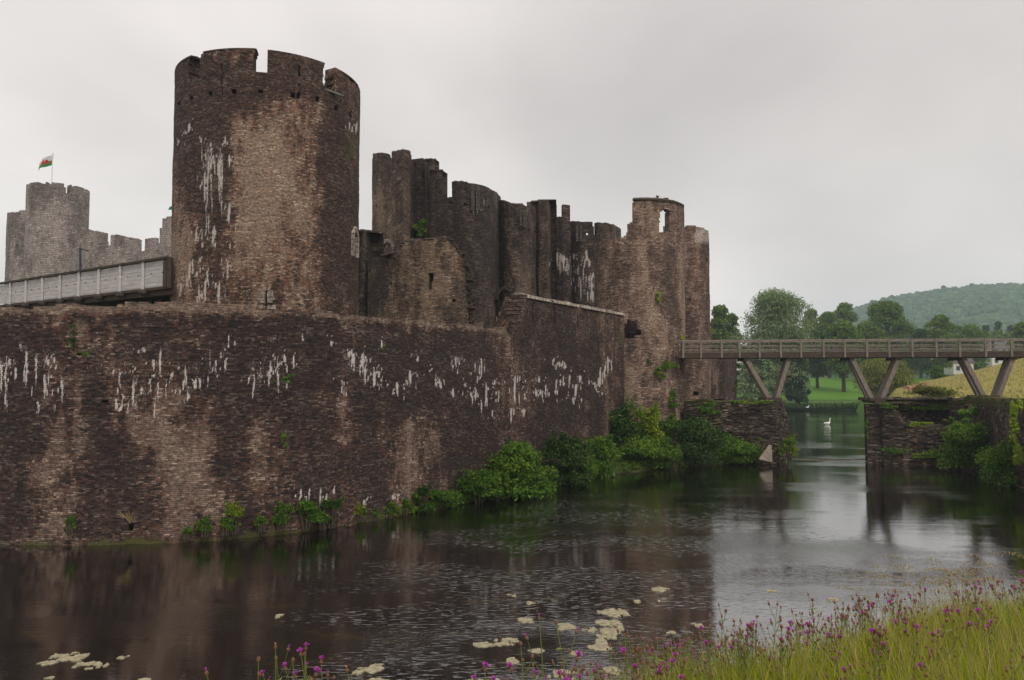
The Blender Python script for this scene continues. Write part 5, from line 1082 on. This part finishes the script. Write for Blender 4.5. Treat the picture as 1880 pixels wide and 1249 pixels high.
AL = [(148, 1207, 112, 34), (1098, 1159, 62, 32), (1190, 1091, 34, 13), (1206, 1078, 28, 8), (1123, 1118, 36, 14), (1114, 1135, 30, 12), (940, 1089, 28, 7), (1035, 1143, 32, 10), (1030, 1224, 44, 22), (910, 1174, 54, 15), (690, 1218, 62, 12), (688, 1243, 54, 12), (882, 1238, 64, 24), (940, 1205, 22, 14), (1230, 1158, 26, 10), (1275, 1141, 20, 8), (1122, 1220, 32, 12), (1500, 1094, 40, 6), (1410, 1079, 22, 5), (985, 1186, 32, 8), (520, 1122, 16, 6), (970, 1100, 14, 5), (655, 1160, 16, 6), (965, 1131, 20, 6), (300, 1236, 40, 8), (40, 1240, 24, 8), (1052, 1190, 20, 8), (1165, 1098, 12, 5), (1330, 1198, 20, 6)]
for k, a in enumerate(AL):
    lab = {0: 'largest ragged pale algae raft, alone on the dark water at bottom left', 1: 'pale algae raft just behind the tall purple-flowered stems'}.get(k, 'small pale algae patch floating on the moat' )
    algae(*a, lab, 'algae patches floating on the moat', k)

# ------------------------------------------------------------------ near bank with meadow
PZ = 3.64
def yedge(x): return 3.95+.75*np.clip(x, 0, 8)-.045*np.clip(x, 0, 8)**2+.12*np.sin(x*2.3)-.25*np.maximum(-x-1.5, 0)*.3
def zbank(x, y):
    d = y-yedge(x); return PZ-.72*np.maximum(d, 0)+.05*(fbm(x*1.5, y*1.5, 3)-.5)-.06*np.clip(d+.8, 0, 1)
bx = np.arange(-14, 18.01, .2); by = np.arange(-12, 20.01, .2); BX, BY = np.meshgrid(bx, by, indexing='ij'); BZ = np.maximum(zbank(BX, BY), -.6)
ii = np.arange(BX.size).reshape(BX.shape); n = 22000; sg = RNG.uniform(0, 1, n)*(len(BNK)-1); i_ = sg.astype(int); f_ = sg-i_; BB = np.array(BNK); P = BB[i_]*(1-f_[:, None])+BB[np.minimum(i_+1, len(BB)-1)]*f_[:, None]; tg = BB[np.minimum(i_+1, len(BB)-1)]-BB[i_]; tg /= np.linalg.norm(tg, axis=1)[:, None]+1e-9
P = P+np.c_[-tg[:, 1], tg[:, 0]]*(RNG.uniform(0, 1, n)**1.3*2.4)[:, None]; zz = zground(P[:, 0], P[:, 1]); k_ = (zz > -.3) & (zz < 3); P = P[k_]; zz = zz[k_]
V, q = leaves(np.c_[P, zz+RNG.uniform(0, .7, len(P))*fbm(P[:, 0]*1.3, P[:, 1]*1.3, 6)], np.tile([0, -.3, 1.], (len(P), 1)), np.full(len(P), .15), .5, 0); og = mk('bank_weeds', V, [q], [M['leaf_mid'], M['leaf_bright']], mi=(fbm(P[:, 0]*.7, P[:, 1]*.7, 4) > .5).astype(int)); tag(og, 'low weeds covering the narrow bank at the foot of the wall', 'weeds', kind='stuff')
ii = np.arange(BX.size).reshape(BX.shape)
o = mk('bank', np.c_[BX.ravel(), BY.ravel(), BZ.ravel()], [np.stack([ii[:-1, :-1], ii[1:, :-1], ii[1:, 1:], ii[:-1, 1:]], -1).reshape(-1, 4)], M['soil'], smooth=True); tag(o, kind='structure')
def blades(n, xr, yr, hr, wid, name, mat, label, lean=(-.12, 0), far=None):
    X = RNG.uniform(*xr, n*2); Y = RNG.uniform(*yr, n*2); d = Y-yedge(X); k = (d < 1.3) & (d > -2.2) & (X/Y < .85); X = X[k][:n]; Y = Y[k][:n]; n = len(X)
    cl = fbm(X*2.3, Y*2.3, 31); H = RNG.uniform(*hr, n)*(.55+.9*cl); a = RNG.uniform(0, 2*math.pi, n); b_ = RNG.uniform(.05, .5, n)*H
    Z = zbank(X, Y); w = wid*RNG.uniform(.6, 1.3, n); ta = RNG.uniform(0, math.pi, n); wx_ = np.cos(ta)*w/2; wy_ = np.sin(ta)*w/2; P0 = np.c_[X, Y, Z-.01]
    d1 = np.c_[np.cos(a)*b_*.3+lean[0]*H*.4, np.sin(a)*b_*.3, H*.55]; d2 = np.c_[np.cos(a)*b_+lean[0]*H, np.sin(a)*b_, H]; w3 = np.c_[wx_, wy_, wx_*0]
    V = np.stack([P0-w3, P0+w3, P0+d1+w3*.75, P0+d1-w3*.75, P0+d2], 1).reshape(-1, 3); b0 = np.arange(n)[:, None]*5
    o = mk(name, V, [b0+np.array([[0, 1, 2, 3]]), b0+np.array([[3, 2, 4]])], M[mat]); tag(o, label, 'grass', kind='stuff'); return o
blades(76000, (-2.2, 9), (2.6, 9), (.10, .29), .006, 'meadow_grass', 'grassblade', 'bright green meadow grass on the near bank')
blades(9000, (.4, 9), (3., 9), (.26, .42), .0035, 'dry_grass', 'drygrass', 'straw-coloured dry stalks among the meadow grass')
# long wispy seed stalks arching over the water
mb = MB()
for k in range(46):
    px = RNG.uniform(1560, 1860); Y = RNG.uniform(5.0, 6.3); x = wx(px+60, Y); z = float(zbank(np.array([x]), np.array([Y]))[0]); H = RNG.uniform(.4, .62); L = -RNG.uniform(.15, .5); s = RNG.uniform(-.1, .1)
    t_ = np.linspace(0, 1, 8); P = np.c_[x+L*t_**2, Y+s*t_, z+H*np.sin(t_*math.pi*.56)]; mb.tube(P, .0016*(1.1-t_*.6), 3)
    for j in range(9): q = P[-1]+(P[-3]-P[-1])*j/9; mb.ball(q+RNG.normal(size=3)*.006, (.004, .004, .008), 4, 3)
o = mb.build('seed_stalks', M['drygrass']); tag(o, 'wispy arching dry seed stalks leaning over the water', 'grass', kind='stuff')

# knapweed: stem with branches (mesh), every flower head a part
def head_mesh(kind, s):
    b = MB(); b.ball((0, 0, .010*s), (.0075*s, .0075*s, .0105*s), 8, 6, .08); nb_ = sum(len(x) for x in b.f4)+sum(len(x) for x in b.f3)
    V = [np.vstack(b.v)]; f4 = np.vstack(b.f4); f3 = np.vstack(b.f3); nn = len(V[0]); pv = []; pf = []
    if kind != 'bud':
        m_ = 34 if kind == 'open' else 20; L = .017*s if kind == 'open' else .010*s; op = 1.0 if kind == 'open' else .45
        for k in range(m_):
            a = k*2.399; t = RNG.uniform(.15, 1)*op; d = np.array([math.cos(a)*t, math.sin(a)*t, 1.1-.55*t]); d /= np.linalg.norm(d); sd = np.array([-math.sin(a), math.cos(a), 0])*.0021*s; b0 = np.array([0, 0, .018*s])+d*.002*s
            e = b0+d*L*RNG.uniform(.8, 1.15); pv += [b0-sd*.5, b0+sd*.5, e+sd, e-sd]; pf.append([nn+len(pv)-4+q for q in range(4)])
    VV = np.vstack(V+([np.array(pv)] if pv else [])); F4 = np.vstack([f4]+([np.array(pf)] if pf else []))
    mi = [0]*len(f4)+[1]*len(pf)+[0]*len(f3)
    o = mk('flower_head', VV, [F4, f3], [M['bud'], M['purple'] if kind != 'spent' else M['tan']], mi=mi); return o
HEADS = {k: [head_mesh(k, s) for s in (1., 1.2)] for k in ('open', 'half', 'bud', 'spent')}
HM = {k: [h.data for h in v] for k, v in HEADS.items()}
for v in HEADS.values():
    for h in v: bpy.data.objects.remove(h)
def knapweed(H, nb, seed, big=False):
    rs = np.random.default_rng(seed); mb = MB(); root = bpy.data.objects.new('knapweed', None); COL.objects.link(root); root.empty_display_size = .05
    lean = rs.uniform(-.16, .05); tips = []
    t = np.linspace(0, 1, 7); P = np.c_[lean*H*t**1.5, rs.uniform(-.05, .05)*t, H*t]; rd = .0026 if big else .0021
    mb.tube(P, rd*(1.25-.6*t), 4); tips.append((P[-1], P[-1]-P[-2]))
    for k in range(nb):
        t0 = .45+.45*k/max(1, nb)+rs.uniform(-.04, .04); p0 = np.array([np.interp(t0, t, P[:, i]) for i in range(3)]); a = rs.uniform(0, 2*math.pi); L = H*rs.uniform(.16, .34)*(1.15-t0*.6)
        q = np.array([p0, p0+[math.cos(a)*L*.32, math.sin(a)*L*.32, L*.45], p0+[math.cos(a)*L*.5, math.sin(a)*L*.5, L]]); mb.tube(q, [rd*.8, rd*.65, rd*.6], 4); tips.append((q[-1], q[-1]-q[-2]))
    stem = mb.build('stem', M['stem'], root)
    C_ = []; 
    for k in range(10 if big else 7): 
        t0 = rs.uniform(.05, .85); p0 = np.array([np.interp(t0, t, P[:, i]) for i in range(3)]); C_.append(p0+[rs.uniform(-.02, .02), rs.uniform(-.02, .02), .012])
    V, q = leaves(np.array(C_), np.tile([0, 0, 1.], (len(C_), 1)), np.full(len(C_), .055 if big else .042), .2, -.8); mk('leaves', V, [q], M['stem'], root)
    for k, (p, d) in enumerate(tips):
        kind = rs.choice(['open', 'half', 'bud', 'spent'], p=[.13, .17, .36, .34] if not big else [.34, .26, .30, .10])
        o = bpy.data.objects.new('flower_head', HM[kind][int(rs.integers(2))]); COL.objects.link(o); o.parent = root; o.location = p-np.array([0, 0, .001]); o.rotation_euler = Vector(d).to_track_quat('Z', 'Y').to_euler()
        s = rs.uniform(.65, 1.0) if not big else rs.uniform(.8, 1.15); o.scale = (s, s, s)
    return root
def copytree(o):
    c = o.copy(); COL.objects.link(c)
    for ch in o.children: d = ch.copy(); COL.objects.link(d); d.parent = c
    return c
protos = [knapweed(H, nb, 100+k) for k, (H, nb) in enumerate(((.40, 5), (.36, 6), (.46, 4), (.33, 5), (.42, 7), (.38, 3), (.47, 6), (.35, 4), (.43, 5)))]
used = set(); cnt = 0; tries = 0
while cnt < 285 and tries < 20000:
    tries += 1
    x = RNG.uniform(.2, 7.2) if cnt % 3 else RNG.uniform(.2, 2.6); y = RNG.uniform(3.2, 9); d = y-float(yedge(np.array([x]))[()] if False else yedge(np.array([x]))[0])
    if not (-1.6 < d < .75) or x/y > .74 or RNG.uniform() > (.25+.75*math.exp(-(max(0, -d)/1.0)**2)): continue
    k = int(RNG.integers(len(protos))); o = protos[k] if k not in used else copytree(protos[k]); used.add(k)
    o.location = (x, y, float(zbank(np.array([x]), np.array([y]))[0])-.01); o.rotation_euler = (0, 0, RNG.uniform(-.7, .7)); s = RNG.uniform(.8, 1.12); o.scale = (s, s, s)
    tag(o, 'slender purple-topped knapweed in the crowded meadow on the near bank at right', 'flower', 'knapweeds in the meadow'); cnt += 1
# the near plants that stand apart over the dark water
for k, (px, Y, ytop, nb) in enumerate(((527, 3.5, 1180, 4), (546, 3.6, 1196, 4), (575, 3.45, 1184, 4), (598, 3.6, 1192, 3), (612, 3.5, 1212, 3), (492, 3.55, 1206, 2), (438, 3.5, 1224, 2), (560, 3.4, 1205, 4), (620, 3.6, 1232, 2), (683, 3.5, 1216, 1),
        (1012, 3.7, 1133, 2), (1062, 3.75, 1135, 3), (975, 3.65, 1172, 3), (905, 3.6, 1216, 3), (960, 3.6, 1206, 3), (985, 3.65, 1218, 3), (930, 3.6, 1232, 2), (1052, 3.6, 1215, 2), (890, 3.5, 1225, 2))):
    x = wx(px, Y)-.02; zb2 = float(zbank(np.array([x]), np.array([Y]))[0]); H = zat(ytop, Y)-zb2-.02
    o = knapweed(H, nb, 300+k, True); o.location = (x, Y, zb2-.01); 
    lab = 'leggy purple-flowered knapweed in the loose cluster at bottom left over the dark water' if k < 10 else ('tall leggy knapweed pair member standing above the algae raft at bottom centre' if k in (10, 11) else 'leggy knapweed at bottom centre below the two tall stems')
    tag(o, lab, 'flower', 'leggy knapweeds at the bottom left' if k < 10 else ('two tall knapweeds' if k in (10, 11) else 'leggy knapweeds at the bottom centre'))

# ------------------------------------------------------------------ haze
m = bpy.data.materials.new('haze'); m.use_nodes = True; t = m.node_tree; t.nodes.clear(); o_ = N(t, 'ShaderNodeOutputMaterial'); pv = N(t, 'ShaderNodeVolumePrincipled')
pv.inputs['Color'].default_value = (.74, .88, 1., 1); pv.inputs['Density'].default_value = .00036; pv.inputs['Anisotropy'].default_value = .2; t.links.new(pv.outputs[0], o_.inputs['Volume'])
mb = MB(); mb.box((0, 900, 97), (4200, 2600, 200)); o = mb.build('haze', m); tag(o, 'thin grey-blue air over the whole valley', 'haze', kind='stuff')
